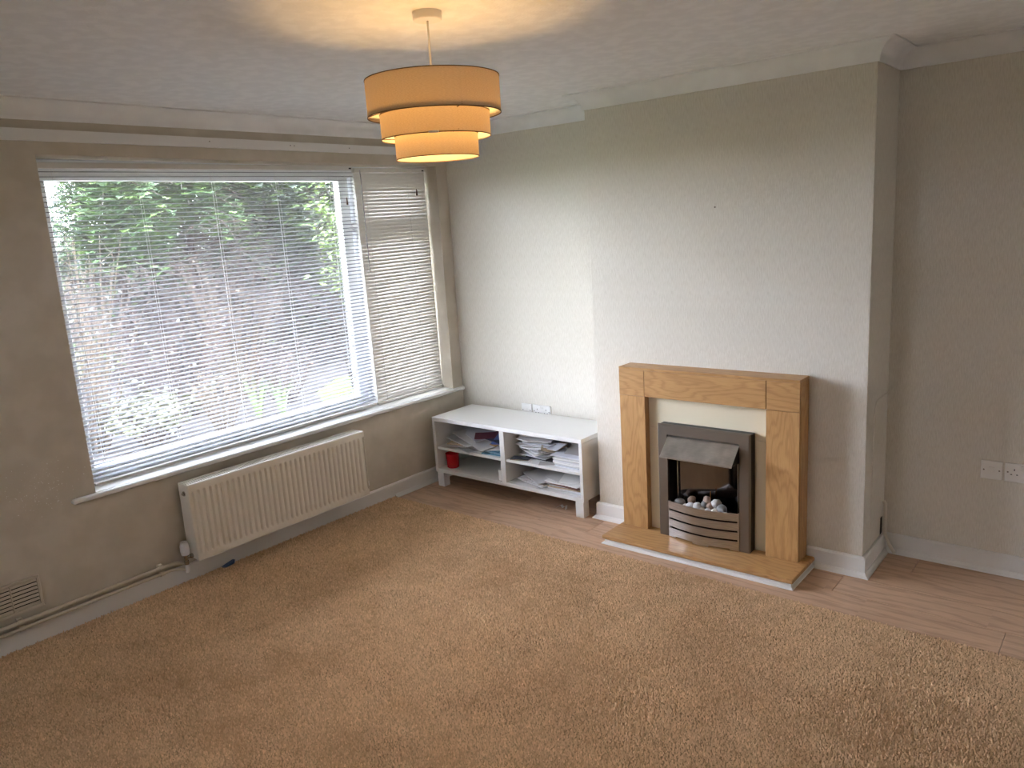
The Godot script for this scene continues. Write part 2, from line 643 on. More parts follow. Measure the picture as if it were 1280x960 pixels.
	b.moulding([Vector2(2.55, CD), Vector2(XB, CD), Vector2(XB, 0), Vector2(ROOM_X, 0)], skirt)
	var br := build("baseboard_right", b, M.white_paint)
	structure(br, "white skirting board of the right alcove and chimney breast", "baseboard")
	b = mb()
	b.moulding([Vector2(2.59, CD), Vector2(XB, CD), Vector2(XB, 0), Vector2(ROOM_X, 0)], bead)
	build("beading", b, M.white_paint, br)


func frame_rect(b: MB, x0: float, x1: float, y0: float, y1: float, z0: float, z1: float, w: float) -> void:
	b.span(Vector3(x0, y0, z0), Vector3(x1, y0 + w, z1), 0.004)
	b.span(Vector3(x0, y1 - w, z0), Vector3(x1, y1, z1), 0.004)
	b.span(Vector3(x0, y0 + w, z0), Vector3(x1, y1 - w, z0 + w), 0.004)
	b.span(Vector3(x0, y0 + w, z1 - w), Vector3(x1, y1 - w, z1), 0.004)


func window_main() -> void:
	var w := group_structure("window_1", "white plastic-framed window looking out on the garden", "window")
	var b := mb()
	# outer frame, mullion
	b.span(Vector3(-0.235, 0.59, 0.0995), Vector3(-0.165, 0.655, 2.528), 0.004)
	b.span(Vector3(-0.235, 2.045, 0.0995), Vector3(-0.165, 2.12, 2.528), 0.004)
	b.span(Vector3(-0.235, 0.655, 0.0995), Vector3(-0.165, 2.045, 0.155), 0.004)
	b.span(Vector3(-0.235, 0.655, 2.47), Vector3(-0.165, 2.045, 2.528), 0.004)
	b.span(Vector3(-0.235, 0.655, 0.715), Vector3(-0.165, 2.045, 0.775), 0.004)
	build("frame", b, M.upvc, w)
	b = mb()
	frame_rect(b, -0.215, -0.158, 0.650, 2.05, 0.768, 2.476, 0.026)
	build("glazing_bead", b, M.upvc, w)
	b = mb()
	b.span(Vector3(-0.2, 0.67, 0.79), Vector3(-0.192, 2.03, 2.455), 0)
	build("pane", b, M.glass, w)
	# casement with a fanlight above it
	b = mb()
	b.span(Vector3(-0.235, 1.72, 0.155), Vector3(-0.165, 1.775, 0.715), 0.004)
	build("transom", b, M.upvc, w)
	b = mb()
	frame_rect(b, -0.225, -0.15, 0.65, 1.735, 0.15, 0.70, 0.045)
	var cs := build("casement_sash", b, M.upvc, w)
	b = mb()
	b.span(Vector3(-0.2, 0.69, 0.19), Vector3(-0.192, 1.69, 0.66), 0)
	build("pane", b, M.glass, cs)
	b = mb()
	frame_rect(b, -0.225, -0.15, 1.765, 2.05, 0.15, 0.70, 0.045)
	var fs := build("fanlight_sash", b, M.upvc, w)
	b = mb()
	b.span(Vector3(-0.2, 1.805, 0.19), Vector3(-0.192, 2.01, 0.66), 0)
	build("pane", b, M.glass, fs)
	# inner sill with a rounded nose that runs past the reveal
	b = mb()
	b.span(Vector3(-0.17, 0.577, 0.0995), Vector3(0.0, 0.6013, 2.528), 0.001)
	b.span(Vector3(0.0, 0.577, 0.004), Vector3(0.032, 0.6013, 2.642), 0.009)
	build("window_sill", b, M.white_paint, w)
	b = mb()
	b.span(Vector3(-0.34, 0.55, 0.05), Vector3(-0.235, 0.59, 2.58), 0.004)
	build("outer_sill", b, M.upvc, w)


func window_rear() -> void:
	var w := group_structure("window_2", "white plastic-framed window in the wall behind the viewpoint", "window")
	var b := mb()
	var z := ROOM_Z + 0.12
	frame_z(b, z, z + 0.07)
	build("frame", b, M.upvc, w)
	b = mb()
	b.span(Vector3(RX0 + 0.06, RY0 + 0.06, z + 0.03), Vector3(RX1 - 0.06, RY1 - 0.06, z + 0.04), 0)
	build("pane", b, M.glass, w)


func frame_z(b: MB, z0: float, z1: float) -> void:
	var f := 0.06
	b.span(Vector3(RX0, RY0, z0), Vector3(RX1, RY0 + f, z1), 0.004)
	b.span(Vector3(RX0, RY1 - f, z0), Vector3(RX1, RY1, z1), 0.004)
	b.span(Vector3(RX0, RY0 + f, z0), Vector3(RX0 + f, RY1 - f, z1), 0.004)
	b.span(Vector3(RX1 - f, RY0 + f, z0), Vector3(RX1, RY1 - f, z1), 0.004)


func floor_and_carpet() -> void:
	var f := group_structure("floor", "wood-effect laminate floor of long planks", "floor")
	var b := mb()
	b.span(Vector3(-0.05, -0.35, -0.05), Vector3(ROOM_X + 0.05, -0.0085, ROOM_Z + 0.1), 0)
	build("subfloor", b, M.dark, f)
	var edges := [-0.002, 0.03, 0.21, 0.39, 0.57, 0.752]
	var starts := [0.3, 0.33, 0.8, 1.409, 0.755]
	var step := 1.323
	for r in 5:
		var x: float = starts[r] - step
		while x > 0.0:
			x -= step
		while x < ROOM_X:
			var a := maxf(x, 0.0)
			var e := minf(x + step, ROOM_X)
			if e - a > 0.02:
				var pb := mb(0)
				pb.shift = Vector2(rng.randf_range(0, 3), rng.randf_range(0, 3))
				pb.span(Vector3(a + 0.0008, -0.0085, edges[r] + 0.0008), Vector3(e - 0.0006, rng.randf_range(-0.0004, 0.0002), edges[r + 1] - 0.0008), 0.0016)
				build("plank", pb, M.plank, f)
			x += step
	# carpet
	off = Vector3(0.018, 0.0, 0.745)
	b = mb()
	b.hexa([Vector3(0.018, -0.008, 0.742), Vector3(4.69, -0.008, 0.785), Vector3(4.69, -0.008, 5.65), Vector3(0.018, -0.008, 5.65), Vector3(0.018, 0.006, 0.745), Vector3(4.69, 0.006, 0.788), Vector3(4.69, 0.006, 5.65), Vector3(0.018, 0.006, 5.65)])
	var cp := build("carpet", b, M.carpet)
	tag(cp, "worn tan cut-pile carpet covering most of the laminate floor", "carpet")
	pile(cp)
	off = Vector3.ZERO


func pile(cp: Node3D) -> void:
	var b := MB.new()
	for k in 3:
		var a := TAU * k / 3.0
		var p := Vector3(cos(a), 0, sin(a)) * 0.0042
		var a1 := TAU * (k + 1) / 3.0
		var q := Vector3(cos(a1), 0, sin(a1)) * 0.0042
		var tp := Vector3(0.0015, 0.010, 0.001)
		var tq := tp + (q * 0.42)
		tp = tp + (p * 0.42)
		var nn := (p + q).normalized() * 0.6 + Vector3(0, 0.8, 0)
		b.quad(p, q, tq, tp, nn.normalized())
	b.tri(Vector3(0.0015, 0.010, 0.001) + Vector3(1, 0, 0) * 0.0018, Vector3(0.0015, 0.010, 0.001) + Vector3(-0.5, 0, 0.87) * 0.0018, Vector3(0.0015, 0.010, 0.001) + Vector3(-0.5, 0, -0.87) * 0.0018, Vector3.UP, Vector3.UP, Vector3.UP)
	var mm := MultiMesh.new()
	mm.transform_format = MultiMesh.TRANSFORM_3D
	mm.use_colors = true
	mm.mesh = b.done()
	var blotch := noise(1.1, 301, 4)
	var mid := noise(6.0, 302, 3)
	var buf := PackedFloat32Array()
	var step := 0.0068
	var light := c8(246, 213, 174).srgb_to_linear()
	var dark := c8(192, 157, 121).srgb_to_linear()
	var x := 0.022
	while x < 3.75:
		var z := 0.7475 + x * 0.0092
		# leave out the corner that the lens cannot reach
		while z < 4.1 and z < 1.75 + (3.75 - x) * 1.6:
			if true:
				var px := x + rng.randf_range(-0.003, 0.003)
				var pz := z + rng.randf_range(-0.003, 0.003)
				var a := rng.randf() * TAU
				var s := rng.randf_range(0.8, 1.25)
				var ca := cos(a) * s
				var sa := sin(a) * s
				var hgt := s * rng.randf_range(0.7, 1.15)
				buf.append_array([ca, rng.randf_range(-0.25, 0.25), sa, px - off.x, rng.randf_range(-0.05, 0.05), hgt, rng.randf_range(-0.05, 0.05), 0.004, -sa, rng.randf_range(-0.25, 0.25), ca, pz - off.z])
				var k := 0.55 + 0.4 * minf(0.12, blotch.get_noise_2d(px, pz)) + 0.2 * mid.get_noise_2d(px, pz) + rng.randfn(0, 0.2)
				var c := dark.lerp(light, clampf(k, 0.0, 1.15))
				buf.append_array([c.r, c.g, c.b, 1.0])
			z += step
		x += step
	mm.instance_count = buf.size() / 16
	mm.buffer = buf
	var o := MultiMeshInstance3D.new()
	o.name = "pile"
	o.multimesh = mm
	o.material_override = M.tuft
	o.set_meta("kind", "stuff")
	cp.add_child(o, true)


# ---------------------------------------------------------------- fireplace
func fireplace() -> void:
	var t := thing("fireplace_surround", Vector3(2.067, 0, CD), "oak fireplace surround with cream back panel and oak hearth on white plinth", "fireplace")
	var z := CD + 0.0005
	var zf := 0.471
	var y0 := 0.0486
	for s in [[1.590, 1.7405], [2.386, 2.544]]:
		var b := mb(1, true)
		b.span(Vector3(s[0], y0, z), Vector3(s[1], 0.7815, zf - 0.0015), 0.0015)
		build("pilaster", b, M.oak, t)
	var cx := [1.590, 1.7395, 2.3865, 2.544]
	for k in 3:
		var b := mb(0, true)
		if k == 1:
			b.shift = Vector2(0.1, 0.62)
		b.span(Vector3(cx[k] + (0.001 if k > 0 else 0.0), 0.783, z), Vector3(cx[k + 1] - (0.001 if k < 2 else 0.0), 0.920, zf), 0.0015)
		build("lintel_block" if k != 1 else "lintel", b, M.oak, t)
	var b := mb(0, true)
	b.span(Vector3(1.590, 0.9205, z), Vector3(2.544, 0.934, zf), 0.0015)
	build("top_board", b, M.oak, t)
	b = mb(1, true)
	b.span(Vector3(2.544, y0, z + 0.012), Vector3(2.5462, 0.9, zf - 0.012), 0.0008)
	build("side_panel", b, M.oak, t)
	# cream back panel in three pieces, cut out round the fire
	for s in [[1.7405, 2.386, 0.6125, 0.7825], [1.7405, 1.87, 0.0487, 0.611], [2.27, 2.386, 0.0487, 0.611]]:
		b = mb()
		b.span(Vector3(s[0], s[2], z), Vector3(s[1], s[3], 0.428), 0.001)
		build("back_panel", b, M.cream, t)
	# hearth
	b = mb(0, true)
	b.span(Vector3(1.566, 0.027, z), Vector3(2.588, y0, 0.663), 0.006)
	var hb := build("hearth_board", b, M.oak, t)
	b = mb()
	var prof := [[0.0, 0.0], [0.028, 0.0], [0.027, 0.004], [0.016, 0.010], [0.012, 0.020], [0.009, 0.0272], [0.0, 0.0272]]
	b.moulding([Vector2(1.592, z), Vector2(1.592, 0.636), Vector2(2.562, 0.636), Vector2(2.562, z)], prof, 1.0)
	build("plinth", b, M.white_paint, hb)
	b = mb()
	b.span(Vector3(1.592, 0.0, z), Vector3(2.562, 0.027, 0.64), 0)
	build("hearth_core", b, M.dark, hb)


func fire() -> void:
	var t := thing("electric_fire", Vector3(2.07, 0.0486, 0.43), "brushed steel electric fire with canopy hood and slatted fret in the fireplace", "fire")
	var x0 := 1.8215
	var x1 := 2.318
	var y0 := 0.0492
	var y1 := 0.655
	var w := 0.0545
	var zf := 0.490
	var b := mb()
	# mitred face, each member a bevelled strip
	var ch := 0.008
	var strips := [
		[Vector2(x0, y0), Vector2(x0, y1), Vector2(x0 + w, y1 - w), Vector2(x0 + w, y0)],
		[Vector2(x0, y1), Vector2(x1, y1), Vector2(x1 - w, y1 - w), Vector2(x0 + w, y1 - w)],
		[Vector2(x1, y1), Vector2(x1, y0), Vector2(x1 - w, y0), Vector2(x1 - w, y1 - w)]]
	var outs := [Vector3(-1, 0, 0), Vector3(0, 1, 0), Vector3(1, 0, 0)]
	var k := 0
	for s in strips:
		var o: Vector3 = outs[k]
		var p := []
		for i in 4:
			p.append(Vector3(s[i].x, s[i].y, zf))
		var q0: Vector3 = p[0] - o * ch
		var q1: Vector3 = p[1] - o * ch
		if k == 0:
			q1.y -= ch
		elif k == 1:
			q0.x += ch
			q1.x -= ch
		else:
			q0.y -= ch
		b.quad(q0, q1, p[2], p[3], Vector3(0, 0, 1))
		var back := Vector3(0, 0, -0.012)
		b.quad(p[0] + back * 0.6, p[1] + back * 0.6, q1, q0, (o + Vector3(0, 0, 1)).normalized())
		b.quad(p[0] + back * 0.6, p[1] + back * 0.6, p[1] + back, p[0] + back, o)
		b.quad(p[3], p[2], p[2] + back * 1.6, p[3] + back * 1.6, -o)
		k += 1
	build("trim_frame", b, M.frame_steel, t)
	# the black casing behind the face, and the fire chamber
	b = mb()
	b.span(Vector3(x0 + 0.006, y0, 0.4285), Vector3(x0 + w, y1 - 0.004, zf - 0.0135), 0.001)
	b.span(Vector3(x1 - w, y0, 0.4285), Vector3(x1 - 0.001, y1 - 0.004, zf - 0.0135), 0.001)
	b.span(Vector3(x0 + w, y1 - w, 0.4285), Vector3(x1 - w, y1 - 0.004, zf - 0.0135), 0.001)
	build("casing", b, M.black, t)
	b = mb()
	b.span(Vector3(x0 + w - 0.004, y0, 0.356), Vector3(x0 + w, y1 - w, 0.43), 0)
	b.span(Vector3(x1 - w, y0, 0.356), Vector3(x1 - w + 0.004, y1 - w, 0.43), 0)
	b.span(Vector3(x0 + w, y1 - w, 0.356), Vector3(x1 - w, y1 - w + 0.004, 0.43), 0)
	b.span(Vector3(x0 + w, y0, 0.352), Vector3(x1 - w, y1 - w, 0.356), 0)
	build("fire_box", b, M.black, t)
	# polished back, bent into a shallow bow with two side wings
	b = mb()
	var pts := []
	for i in 17:
		var f := i / 16.0
		var xx := lerpf(1.915, 2.225, f)
		pts.append(Vector3(xx, 0, 0.372 + 0.055 * pow(absf(f - 0.5) * 2.0, 2.0)))
	for i in 16:
		var p: Vector3 = pts[i]
		var q: Vector3 = pts[i + 1]
		var np := Vector3(-(pts[mini(i + 1, 16)].z - pts[maxi(i - 1, 0)].z), 0, pts[mini(i + 1, 16)].x - pts[maxi(i - 1, 0)].x).normalized()
		var nq := Vector3(-(pts[mini(i + 2, 16)].z - pts[i].z), 0, pts[mini(i + 2, 16)].x - pts[i].x).normalized()
		b.quadn(p + Vector3(0, y0, 0), q + Vector3(0, y0, 0), q + Vector3(0, 0.59, 0), p + Vector3(0, 0.59, 0), np, nq, nq, np)
	build("reflector", b, M.mirror, t)
	for x in [1.905, 2.235]:
		b = mb()
		b.tube([Vector3(x, 0.2, 0.435), Vector3(x, 0.585, 0.435)], 0.0035, 8)
		build("glass_rail", b, M.chrome, t)
	b = mb()
	b.span(Vector3(x0 + w, y0, 0.372), Vector3(x1 - w, 0.21, 0.478), 0.002)
	build("fuel_bed", b, M.dark, t)
	b = mb()
	b.tube([Vector3(2.07, 0.19, 0.40), Vector3(2.07, 0.30, 0.40)], 0.0022, 6)
	build("flame_spindle", b, mat(c8(190, 130, 60), 0.4, 0.7), t)
	# hood
	b = mb()
	var hx0 := 1.878
	var hx1 := 2.262
	var ht := Vector3(0, 0.5985, 0.478)
	var hf := Vector3(0, 0.509, 0.577)
	var nn := Vector3(0, 0.74, 0.67)
	var th := nn * -0.004
	b.quad(Vector3(hx0, ht.y, ht.z), Vector3(hx1, ht.y, ht.z), Vector3(hx1, hf.y, hf.z), Vector3(hx0, hf.y, hf.z), nn)
	b.quad(Vector3(hx0, ht.y, ht.z) + th, Vector3(hx1, ht.y, ht.z) + th, Vector3(hx1, hf.y, hf.z) + th, Vector3(hx0, hf.y, hf.z) + th, -nn)
	b.quad(Vector3(hx0, hf.y, hf.z), Vector3(hx1, hf.y, hf.z), Vector3(hx1, hf.y - 0.006, hf.z - 0.001), Vector3(hx0, hf.y - 0.006, hf.z - 0.001), Vector3(0, 0, 1))
	build("hood", b, M.steel, t)
	for x in [hx0, hx1]:
		b = mb()
		var o := Vector3(-1, 0, 0) if x == hx0 else Vector3(1, 0, 0)
		b.tri(Vector3(x, ht.y, ht.z), Vector3(x, hf.y, hf.z), Vector3(x, hf.y - 0.004, 0.478), o, o, o)
		build("hood_cheek", b, M.black, t)
	# fret of four bowed bars held between two end posts
	var fx0 := 1.878
	var fx1 := 2.262
	var rows := [[0.2055, 0.246], [0.1570, 0.1955], [0.1095, 0.1470], [0.052, 0.0995]]
	for r in rows:
		b = mb()
		var n := 18
		for i in n:
			var f0 := float(i) / n
			var f1 := float(i + 1) / n
			var xa := lerpf(fx0, fx1, f0)
			var xb := lerpf(fx0, fx1, f1)
			var za := 0.493 + 0.034 * sin(PI * f0)
			var zb := 0.493 + 0.034 * sin(PI * f1)
			var na := Vector3(-0.034 * PI * cos(PI * f0) / (fx1 - fx0), 0, 1).normalized()
			var nb := Vector3(-0.034 * PI * cos(PI * f1) / (fx1 - fx0), 0, 1).normalized()
			var lo: float = r[0]
			if r[0] < 0.06 and ((f0 > 0.08 and f1 < 0.42) or (f0 > 0.58 and f1 < 0.93)):
				lo += 0.008
			b.quadn(Vector3(xa, lo, za), Vector3(xb, lo, zb), Vector3(xb, r[1], zb), Vector3(xa, r[1], za), na, nb, nb, na)
			b.quad(Vector3(xa, r[1], za), Vector3(xb, r[1], zb), Vector3(xb, r[1], zb - 0.003), Vector3(xa, r[1], za - 0.003), Vector3.UP)
			b.quad(Vector3(xa, lo, za), Vector3(xb, lo, zb), Vector3(xb, lo, zb - 0.003), Vector3(xa, lo, za - 0.003), Vector3.DOWN)
			b.quadn(Vector3(xa, lo, za - 0.003), Vector3(xb, lo, zb - 0.003), Vector3(xb, r[1], zb - 0.003), Vector3(xa, r[1], za - 0.003), -na, -nb, -nb, -na)
		build("fret_bar", b, M.steel, t)
	for x in [fx0 + 0.004, fx1 - 0.004]:
		b = mb()
		b.span(Vector3(x - 0.004, 0.0495, 0.478), Vector3(x + 0.004, 0.246, 0.4935), 0.001)
		build("fret_post", b, M.steel, t)
	# pebbles
	var pn := noise(0.02, 404, 2)
	var greys := [mat(c8(120, 118, 116), 0.55), mat(c8(205, 203, 204), 0.5), mat(c8(168, 142, 126), 0.55), mat(c8(222, 212, 204), 0.5)]
	var names := ["grey", "white", "tan", "cream"]
	var spec := [
		[1.928, 0.218, 0.462, 0.028, 0.017, 0, "grey pebble at the left end of the fuel bed"],
		[1.958, 0.204, 0.468, 0.018, 0.012, 3, "small cream pebble beside the leftmost grey pebble"],
		[1.986, 0.236, 0.444, 0.021, 0.018, 2, "tan pebble on the left of the upper row of fire pebbles"],
		[1.994, 0.210, 0.470, 0.024, 0.018, 1, "white pebble in front of the left tan pebble"],
		[2.030, 0.214, 0.468, 0.026, 0.019, 1, "white pebble low in the middle of the fuel bed"],
		[2.052, 0.205, 0.472, 0.018, 0.014, 3, "small cream pebble at the very front of the fuel bed"],
		[2.062, 0.228, 0.450, 0.022, 0.016, 0, "grey pebble right of the middle white pebble"],
		[2.070, 0.246, 0.438, 0.023, 0.019, 2, "tan pebble near the orange flame spindle"],
		[2.098, 0.226, 0.456, 0.022, 0.015, 2, "low tan pebble between white and grey pebbles on the right"],
		[2.090, 0.205, 0.471, 0.019, 0.013, 1, "small white pebble right of the front cream pebble"],
		[2.122, 0.240, 0.444, 0.025, 0.019, 1, "white pebble on the right of the upper row"],
		[2.128, 0.207, 0.470, 0.024, 0.014, 3, "pale pebble under the rightmost grey pebble"],
		[2.158, 0.222, 0.460, 0.029, 0.020, 0, "grey pebble at the right end of the fuel bed"]]
	for s in spec:
		off = Vector3(s[0], s[1] + 0.017 - s[4], s[2])
		b = mb()
		b.pebble(Vector3(s[0], s[1] + 0.017, s[2]), Vector3(s[3], s[4] * 1.1, s[3] * 0.8) * 1.12, pn, Basis(Vector3.UP, rng.randf() * TAU) * Basis(Vector3.RIGHT, rng.randf_range(-0.3, 0.3)))
		var o := build("pebble", b, greys[s[5]])
		tag(o, s[6], "pebble", "pebbles on the electric fire")
	off = Vector3.ZERO


# ---------------------------------------------------------------- low bench with shelves
const BX := 0.0958
const BZ := 0.4243

func bench() -> void:
	var t := thing("shelf_bench", Vector3(BX + 0.6, 0, BZ - 0.2), "low white open-shelved bench in the alcove left of the fireplace", "bench")
	var z0 := BZ - 0.398
	var b := mb()
	b.span(Vector3(BX, 0.4535, BZ - 0.4), Vector3(BX + 1.2, 0.480, BZ), 0.002)
	build("top", b, M.bench, t)
	for x in [BX, BX + 1.178]:
		b = mb()
		b.span(Vector3(x, 0.100, z0), Vector3(x + 0.022, 0.4532, BZ - 0.001), 0.001)
		build("side", b, M.bench, t)
	b = mb()
	b.span(Vector3(BX + 0.0222, 0.100, z0), Vector3(BX + 1.1778, 0.125, BZ - 0.001), 0.001)
	build("bottom", b, M.bench, t)
	b = mb()
	b.span(Vector3(0.678, 0.1252, z0), Vector3(0.7145, 0.4532, BZ - 0.001), 0.001)
	build("divider", b, M.bench, t)
	for s in [[BX + 0.0222, 0.6778], [0.7147, BX + 1.1778]]:
		b = mb()
		b.span(Vector3(s[0], 0.2575, z0 + 0.01), Vector3(s[1], 0.2755, BZ - 0.012), 0.001)
		build("shelf", b, M.bench, t)
	b = mb()
	b.span(Vector3(BX + 0.0222, 0.2757, z0), Vector3(0.6778, 0.4532, z0 + 0.004), 0)
	b.span(Vector3(0.7147, 0.1252, z0), Vector3(BX + 1.1778, 0.4532, z0 + 0.004), 0)
	b.span(Vector3(BX + 0.0222, 0.1252, z0), Vector3(BX + 0.12, 0.2573, z0 + 0.004), 0)
	build("back", b, M.bench, t)
	for x in [BX + 0.008, BX + 1.2 - 0.064]:
		for z in [BZ - 0.062, BZ - 0.39]:
			b = mb()
			b.span(Vector3(x, 0, z), Vector3(x + 0.056, 0.0998, z + 0.056), 0.002)
			build("leg", b, M.bench, t)
	off = Vector3.ZERO


# a slightly curled sheet or envelope lying about at, turned by yaw, tilted and bowed
func sheet(called: String, label: String, category: String, group: String, at: Vector3, wide: float, deep: float, thick: float, yaw: float, tilt: Vector2, bow: float, m: Material) -> MeshInstance3D:
	off = at
	var b := mb()
	var nx := 8
	var nz := 4
	var basis := Basis(Vector3.UP, yaw) * Basis(Vector3.FORWARD, tilt.x) * Basis(Vector3.RIGHT, tilt.y)
	var ph := rng.randf() * 2.0
	var g := func(i: int, j: int, top: bool) -> Vector3:
		var fx := float(i) / nx - 0.5
		var fz := float(j) / nz - 0.5
		var y := bow * (4.0 * fx * fx) + bow * 0.35 * sin(fx * 9.0 + ph) * (0.5 + fz)
		return at + basis * Vector3(fx * wide, maxf(y, 0.0) + (thick if top else 0.0), fz * deep)
	var up := basis * Vector3.UP
	for i in nx:
		for j in nz:
			b.quad(g.call(i, j, true), g.call(i + 1, j, true), g.call(i + 1, j + 1, true), g.call(i, j + 1, true), up)
			b.quad(g.call(i, j, false), g.call(i + 1, j, false), g.call(i + 1, j + 1, false), g.call(i, j + 1, false), -up)
	for i in nx:
		b.quad(g.call(i, 0, false), g.call(i + 1, 0, false), g.call(i + 1, 0, true), g.call(i, 0, true), basis * Vector3.FORWARD)
		b.quad(g.call(i, nz, false), g.call(i + 1, nz, false), g.call(i + 1, nz, true), g.call(i, nz, true), basis * Vector3.BACK)
	for j in nz:
		b.quad(g.call(0, j, false), g.call(0, j + 1, false), g.call(0, j + 1, true), g.call(0, j, true), basis * Vector3.LEFT)
		b.quad(g.call(nx, j, false), g.call(nx, j + 1, false), g.call(nx, j + 1, true), g.call(nx, j, true), basis * Vector3.RIGHT)
	var o := build(called, b, m)
	tag(o, label, category, group)
	return o


func bench_contents() -> void:
	var white := [mat(c8(226, 225, 226), 0.7), mat(c8(214, 216, 222), 0.7), mat(c8(205, 203, 202), 0.7), mat(c8(234, 233, 230), 0.7)]
	var grey := mat(c8(176, 170, 166), 0.75)
	var manila := mat(c8(196, 176, 148), 0.75)
	var maroon := mat(c8(112, 58, 68), 0.6)
	var blue := mat(c8(92, 108, 168), 0.5)
	var teal := mat(c8(96, 150, 178), 0.5)
	var navy := mat(c8(48, 52, 74), 0.5)
	var tan := mat(c8(186, 140, 84), 0.6)
	var dark := mat(c8(38, 36, 38), 0.5)
	# upper left: a slumped pile of big envelopes and leaflets
	var y := 0.2757
	var gp := "envelopes piled on the upper left shelf"
	for k in 7:
		sheet("envelope", "white or grey envelope in the lower part of the upper left pile", "envelope", gp, Vector3(0.335 + rng.randf_range(-0.03, 0.02), y + k * 0.0072, 0.27 + rng.randf_range(-0.025, 0.025)), 0.31, 0.22, 0.006, rng.randf_range(-0.38, 0.30), Vector2(rng.randf_range(-0.02, 0.03), rng.randf_range(0, 0.05)), rng.randf_range(0, 0.004), [white[2], grey, white[0], white[2], manila, white[3], white[2]][k])
	sheet("magazine", "large pale magazine sagging over the top of the upper left pile", "magazine", "", Vector3(0.40, y + 0.066, 0.275), 0.36, 0.24, 0.005, -0.30, Vector2(0.16, 0.10), 0.0, white[2])
	sheet("letter", "grey printed letter lying on the large pale magazine", "letter", "", Vector3(0.37, y + 0.085, 0.25), 0.26, 0.18, 0.002, -0.45, Vector2(0.10, 0.12), 0.004, white[1])
	sheet("envelope", "maroon envelope across the top of the upper left pile", "envelope", "", Vector3(0.475, y + 0.088, 0.285), 0.19, 0.09, 0.003, 0.62, Vector2(-0.02, 0.20), 0.002, maroon)
	sheet("booklet", "dark navy booklet behind the maroon envelope", "booklet", "", Vector3(0.545, y + 0.082, 0.24), 0.17, 0.20, 0.006, -0.2, Vector2(0.06, 0.10), 0.0, navy)
	sheet("leaflet", "blue leaflet on the right of the upper left pile", "leaflet", "", Vector3(0.60, y + 0.082, 0.285), 0.13, 0.15, 0.002, 0.3, Vector2(-0.05, 0.22), 0.003, blue)
	sheet("leaflet", "small tan leaflet below the blue leaflet", "leaflet", "", Vector3(0.572, y + 0.060, 0.340), 0.07, 0.05, 0.003, -0.3, Vector2(0, 0.3), 0.0, tan)
	for k in 3:
		sheet("leaflet", "teal leaflet in the small stack beside the bench divider", "leaflet", "teal leaflets beside the divider", Vector3(0.578 + k * 0.005, y + 0.001 + k * 0.0075, 0.315 - k * 0.01), 0.17, 0.16, 0.0065, rng.randf_range(-0.12, 0.1), Vector2(0, 0.0), 0.0, [teal, mat(c8(150, 186, 206), 0.5), teal][k])
	sheet("letter", "white letter curling over the teal leaflets", "letter", "", Vector3(0.575, y + 0.034, 0.32), 0.19, 0.13, 0.003, 0.2, Vector2(-0.09, 0.10), 0.004, white[0])
	# upper right: a tall stack of post, a phone, loose mail and a second stack
	gp = "white letters in the tall left stack"
	for k in 13:
		sheet("letter", "white letter in the tall untidy stack by the bench divider", "letter", gp, Vector3(0.865 + rng.randf_range(-0.02, 0.02), y + 0.014 + k * 0.0086, 0.262 + rng.randf_range(-0.02, 0.02)), 0.225, 0.15, 0.0045, rng.randf_range(-0.5, 0.3), Vector2(rng.randf_range(-0.05, 0.05), rng.randf_range(-0.03, 0.07)), rng.randf_range(0.0, 0.009), white[k % 4])
	sheet("folder", "black folder under the tall stack of letters", "folder", "", Vector3(0.925, y + 0.0008, 0.245), 0.24, 0.17, 0.011, -0.1, Vector2(0, 0), 0.0, dark)
	sheet("letter", "curled white letter on top of the tall stack", "letter", "", Vector3(0.825, y + 0.135, 0.27), 0.16, 0.10, 0.002, 0.5, Vector2(0.12, 0.06), 0.010, white[3])
	sheet("envelope", "torn manila envelope leaning between the two stacks", "envelope", "", Vector3(0.985, y + 0.075, 0.265), 0.16, 0.15, 0.003, 0.6, Vector2(0.22, 0.22), 0.006, manila)
	sheet("letter", "folded white letter lying on the manila envelope", "letter", "", Vector3(1.02, y + 0.092, 0.30), 0.13, 0.085, 0.003, -0.35, Vector2(-0.08, 0.28), 0.003, white[1])
	gp = "white letters in the right stack"
	for k in 9:
		sheet("letter", "white letter in the neat stack against the right side panel", "letter", gp, Vector3(1.160 + rng.randf_range(-0.012, 0.012), y + 0.001 + k * 0.0083, 0.305 + rng.randf_range(-0.012, 0.012)), 0.205, 0.165, 0.0068, rng.randf_range(-0.06, 0.06), Vector2(0, 0), rng.randf_range(0, 0.0012), white[(k + 1) % 4])
	sheet("envelope", "grey envelope sloping on top of the right stack", "envelope", "", Vector3(1.185, y + 0.086, 0.27), 0.17, 0.16, 0.003, 0.25, Vector2(-0.05, 0.2), 0.002, grey)
	sheet("card", "small grey card lying flat in front of the letter stacks", "card", "", Vector3(1.0, y + 0.001, 0.365), 0.10, 0.07, 0.002, 0.5, Vector2(0, 0), 0.0, grey)
	var t := thing("smartphone", Vector3(0.800, 0.2757, 0.372), "black smartphone lying at the front of the upper right shelf", "phone")
	var bs := Basis(Vector3.UP, 0.25)
	var b := mb()
	b.box(Vector3(0.800, 0.2805, 0.372), Vector3(0.125, 0.009, 0.066), 0.004, bs)
	build("body", b, M.chrome, t)
	b = mb()
	b.box(Vector3(0.800, 0.2853, 0.372), Vector3(0.118, 0.0012, 0.06), 0.0004, bs)
	build("screen", b, mat(c8(70, 74, 84), 0.12), t)
	# lower right: two low heaps
	y = 0.1252
	gp = "papers in the lower left heap"
